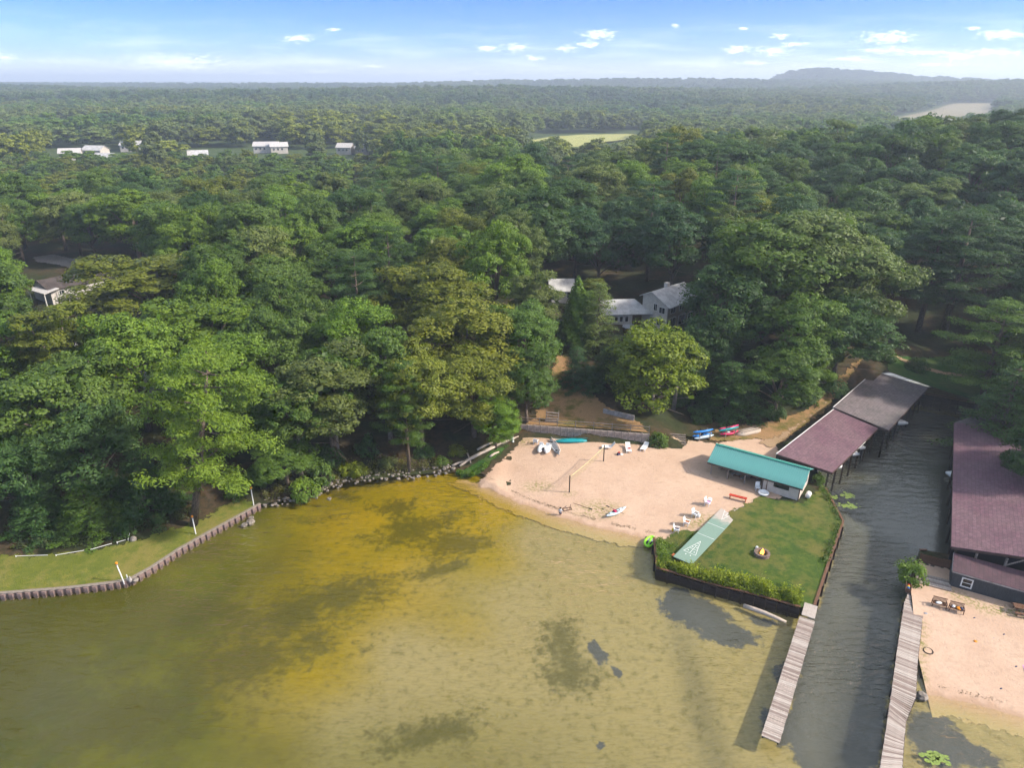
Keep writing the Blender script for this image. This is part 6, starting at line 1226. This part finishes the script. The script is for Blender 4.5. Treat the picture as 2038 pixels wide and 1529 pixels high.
# --- tall weeds along the point
rs = np.random.RandomState(77)
def weeds(name, line, wd, n, hgt, lab, cols, seed):
    rs = np.random.RandomState(seed); P_, N_, S_, T2 = [], [], [], []; seg = [np.array(p) for p in line]; ln = [np.linalg.norm(seg[i + 1] - seg[i]) for i in range(len(seg) - 1)]
    pr_ = np.array(ln) / sum(ln); i = rs.choice(len(ln), n, p=pr_); f = rs.uniform(size=n); base = np.array([seg[a] + (seg[a + 1] - seg[a]) * b for a, b in zip(i, f)])
    nx = np.array([[-(seg[a + 1] - seg[a])[1], (seg[a + 1] - seg[a])[0]] / ln[a] for a in i]); off = np.abs(rs.normal(size=n)) * wd * .55 + .1; xy = base + nx * off[:, None] + rs.normal(size=(n, 2)) * .1
    clump = np.array([mnoise.noise(Vector((a * .8, b * .8, 1))) for a, b in xy]); hh = hgt * (0.35 + 0.65 * np.exp(-(off / wd) ** 2)) * (1 + 1.2 * clump) * rs.uniform(.5, 1.1, n); z = H(xy[:, 0], xy[:, 1]) + .06 + hh * rs.uniform(.2, 1, n)
    kp = rs.uniform(size=n) < np.clip(.75 + 1.3 * clump, .15, 1); xy, z, clump = xy[kp], z[kp], clump[kp]; n = len(xy)
    me = quads_mesh(name, np.column_stack([xy, z]), unit(rs.normal(size=(n, 3)) + np.array([0, 0, .8])), rs.uniform(.07, .16, n), np.clip(.45 + clump * .5 + rs.normal(size=n) * .2, 0, 1), rs, M['leaf'], .5)
    o = bpy.data.objects.new(name, me); COL.objects.link(o); o.color = cols + (1,); return struct(o, lab, 'stuff')
weeds('weeds', POINT[2:], 1.7, 12000, 1.0, 'tall yellow-green weeds along the lake edge of the point', (0.24, 0.29, 0.02), 5)
weeds('weeds', POINT[:3], 1.5, 2600, 1.0, 'bushy green weeds at the corner of the point', (0.12, 0.19, 0.02), 6)
weeds('weeds', P2([(905, 938), (940, 946), (975, 930)], .6)[::1], .9, 1500, .5, 'lush reeds at the edge of the sand by the stones', (0.10, 0.19, 0.02), 8)
weeds('weeds', CANAL_L[2:5][::1], .5, 900, .5, 'grass fringe along the canal bulkhead', (0.08, 0.13, 0.02), 9)
weeds('weeds', P2([(530, 995), (640, 962), (760, 940), (880, 928)], .8), 2.5, 5200, .8, 'rough grass and brambles on the bank above the stones', (0.12, 0.12, 0.035), 10)
weeds('weeds', P2([(20, 1092), (150, 1085), (300, 1050), (400, 1018)], 1.0), 2.0, 5200, .5, 'rough ground cover behind the dry lawn', (0.07, 0.09, 0.03), 12)
# --- lily pads
def pads(lab, c, n, sp, seed):
    r_ = random.Random(seed); mb = MB()
    for k in range(n):
        x, y, s_ = r_.gauss(0, sp), r_.gauss(0, sp * .6), r_.uniform(.10, .22); a0 = r_.uniform(0, 6); mb.add([(x, y, .012 + .002 * (k % 5))] + [(x + s_ * math.cos(a0 + a), y + s_ * math.sin(a0 + a), .012 + .002 * (k % 5)) for a in [.3 + 5.7 * q / 9 for q in range(10)]], [(0, q + 1, q + 2) for q in range(9)])
    o = mb.build('lily_pads', PADM); o.location = c; struct(o, lab, 'stuff')
PADM = simple('lily_pad', (0.22, 0.30, 0.06), .45, .4, 6)
pads('lily pads near the boathouse end of the canal', G(1684, 987), 22, .5, 1); pads('pale lily pad patch in the canal beside the bulkhead', G(1688, 1007), 40, .55, 2); pads('bright green pad patch off the small sand beach', G(1860, 1509), 60, .38, 3); pads('small pad patch at the canal bulkhead', G(1655, 990), 12, .3, 4)
# --- boats in the slips
def motorboat(lab, c, rz, deck, L=5.2, Wd=1.9, group='boats in the slips'):
    t = thing('motorboat', lab, 'boat', c, rz, group); put(hull_mesh('hull', L, Wd, .9, 'white_plastic', .05, 3.2, flat=.25), 'hull', t)
    MB().box((-.4, 0, .86), (L * .55, Wd * .62, .06)).build('cockpit_floor', M[deck], t); MB().box((.6, 0, 1.15), (.06, Wd * .6, .4), M=Matrix.Rotation(.4, 3, 'Y')).build('windscreen', M['glass'], t)
    for s in (-1, 1): MB().box((-.2, s * .38, 1.02), (.5, .45, .3)).build('seat', M['red_paint' if deck == 'red_paint' else 'grey_plastic'], t)
    MB().box((-L / 2 - .1, 0, 1.0), (.32, .36, .55), taper=.75).build('motor', M['dark'], t); MB().box((-L / 2 - .12, 0, .45), (.16, .14, .7)).build('motor_leg', M['dark'], t); return t
sa = heading(N1[0], N1[1])
motorboat('white boat with red cockpit poking out of the nearest boathouse slip', G(1650, 930, .1) + Vector((-.7, .6, -.25)), sa + .05, 'red_paint'); motorboat('white boat in the second boathouse slip, stern outward', G(1692, 905, .1) + Vector((-1.2, .8, -.25)), sa + math.pi, 'grey_plastic'); motorboat('pale boat deep in the third boathouse slip', G(1705, 893, .1) + Vector((-1.3, .9, -.25)), sa, 'grey_plastic'); motorboat('boat half hidden under the grey end of the boathouse', G(1790, 845, .1) + Vector((-1.2, 1.0, -.25)), sa, 'grey_plastic')
motorboat('blue-white boat tip showing from under the plum boathouse', G(1893, 950, .1) + Vector((1.5, -.6, -.25)), heading((0, 0), bx) + math.pi, 'blue', 4.6)
# --- small beach on the right
def slat_bench(lab, c, rz):
    t = thing('slatted_bench', lab, 'bench', c, rz, 'slatted benches on the small beach')
    for k in range(12): MB().box((-.62 + .113 * k, .26, .66), (.06, .03, .5)).build('back_slat', M['brown_wood'], t)
    for z in (.42, .92): MB().box((0, .27, z), (1.4, .05, .07)).build('back_rail', M['brown_wood'], t)
    for k in range(4): MB().box((0, -.22 + .14 * k, .42), (1.35, .12, .035)).build('seat_slat', M['brown_wood'], t)
    for s in (-1, 1):
        MB().box((s * .68, 0, .62), (.07, .55, .05)).build('armrest', M['brown_wood'], t)
        for y in (-.26, .26): MB().box((s * .68, y, .3), (.07, .07, .6)).build('leg', M['brown_wood'], t)
    t.scale = (.84, .9, .95)
    return t
ba = heading(on(1855, 1205), on(1883, 1212)); b1_ = slat_bench('slatted wooden bench with a white towel, nearer the walkway', on(1868, 1208), ba); b2__ = slat_bench('slatted wooden bench with an orange towel, nearer the lean-to', on(1902, 1218), ba)
def blob(name, mat, lab, cat, loc, s=(.3, .2, .1), rz=0.0, group=None):
    mb = MB().lathe([(0, 0), (.8, .0), (1, .35), (.8, .8), (.3, 1), (0, 1)], 9); mb.v = [(x * s[0] + .06 * s[0] * math.sin(9 * y), y * s[1], z * s[2]) for x, y, z in mb.v]; o = tag(mb.build(name, M[mat], None, True), lab, cat, group); o.location = loc; o.rotation_euler.z = rz; return o
blob('towel', 'white_plastic', 'white towel on the bench nearer the walkway', 'towel', on(1866, 1208) + Vector((0, 0, .44)), (.3, .18, .1)); blob('towel', 'orange', 'orange towel on the bench nearer the lean-to', 'towel', on(1905, 1218) + Vector((0, -.1, .44)), (.25, .25, .12)); blob('bag', 'white_plastic', 'small white bag beside the orange towel', 'bag', on(1895, 1216) + Vector((0, 0, .44)), (.15, .14, .2)); blob('bag', 'navy', 'dark bag at the end of the second slatted bench', 'bag', on(1911, 1221) + Vector((0, 0, .44)), (.16, .2, .2))
blob('toy_bucket', 'orange', 'orange toy on the middle of the small beach', 'toy', on(1941, 1278), (.18, .14, .12)); blob('toy', 'blue', 'pale blue toy on the small beach', 'toy', on(1978, 1271), (.12, .1, .05))
for px, py, lab in ((1998, 1264, 'dark sandals farthest up the small beach'), (2022, 1328, 'dark sandals beside the pink blanket'), (1992, 1372, 'dark sandals near the waterline of the small beach'), (1939, 1231, 'tiny dark shoe below the second slatted bench')):
    v = on(px, py); blob('sandals', 'navy', lab, 'shoes', v, (.16, .08, .07), .4, 'shoes on the small beach')
t = tag(MB().box((0, 0, .02), (1.8, 1.3, .035)).build('blanket', M['pink']), 'pink blanket on the sand at the right edge', 'blanket'); t.location = on(2062, 1338) + Vector((0, 0, .05)); t.rotation_euler.z = -.3
v = on(1847, 1297); t = tag(MB().tube([(.38 * math.cos(a), .38 * math.sin(a), .05) for a in [2 * math.pi * k / 16 for k in range(17)]], .05, 6, False).build('rope_ring', M['dark_wood'], None, True), 'dark ring lying on the sand beside the walkway', 'ring'); t.location = v
tag(MB().lathe([(0, -.2), (.45, -.1), (.5, .15), (.3, .35), (0, .4)], 8).build('boulder', M['stone']), 'mossy boulder in the shallows beside the walkway', 'boulder').location = G(1834, 1388, .0)
blob('crumpled_cloth', 'grey_plastic', 'grey cloth lying beside the top of the walkway', 'cloth', on(1842, 1222), (.22, .14, .08))
picnic_table(on(2036, 1222), ba + .1, 'dark picnic table at the right edge below the lean-to', 'brown_wood')

# --- line of washed-up weed and twigs
def wrack(lab, line, n, wd, seed, col):
    rs = np.random.RandomState(seed); seg = [np.array(p) for p in line]; i = rs.randint(0, len(seg) - 1, n); f = rs.uniform(size=n); xy = np.array([seg[a] + (seg[a + 1] - seg[a]) * b for a, b in zip(i, f)]) + rs.normal(size=(n, 2)) * wd
    keep = np.array([mnoise.noise(Vector((a * .5, b * .5, 7))) > -.1 for a, b in xy]); xy = xy[keep]; m = len(xy); z = np.maximum(H(xy[:, 0], xy[:, 1]), 0) + .055
    me = quads_mesh('wrack', np.column_stack([xy, z]), unit(rs.normal(size=(m, 3)) * .15 + np.array([0, 0, 1])), rs.uniform(.03, .10, m), rs.uniform(.2, .8, m), rs, M['leaf'], .3); o = bpy.data.objects.new('wrack', me); COL.objects.link(o); o.color = col + (1,); struct(o, lab, 'stuff')
wrack('brown weed washed up along the main sand', push(BEACH1[1:], -.7), 900, .16, 31, (0.09, 0.06, 0.03)); wrack('brown weed washed up along the small beach', push(BEACH2[:5], -.35), 260, .14, 32, (0.10, 0.06, 0.03)); wrack('leaf litter along the foot of the retaining wall', [(WALL_A[0], WALL_A[1] - .5), (WALL_B[0], WALL_B[1] - .5)], 900, .25, 33, (0.10, 0.08, 0.03))
wrack('leaf litter and twigs scattered over the sand', P2([(1000, 930), (1150, 940), (1350, 920), (1450, 965)], .8), 500, 2.2, 34, (0.16, 0.10, 0.05))
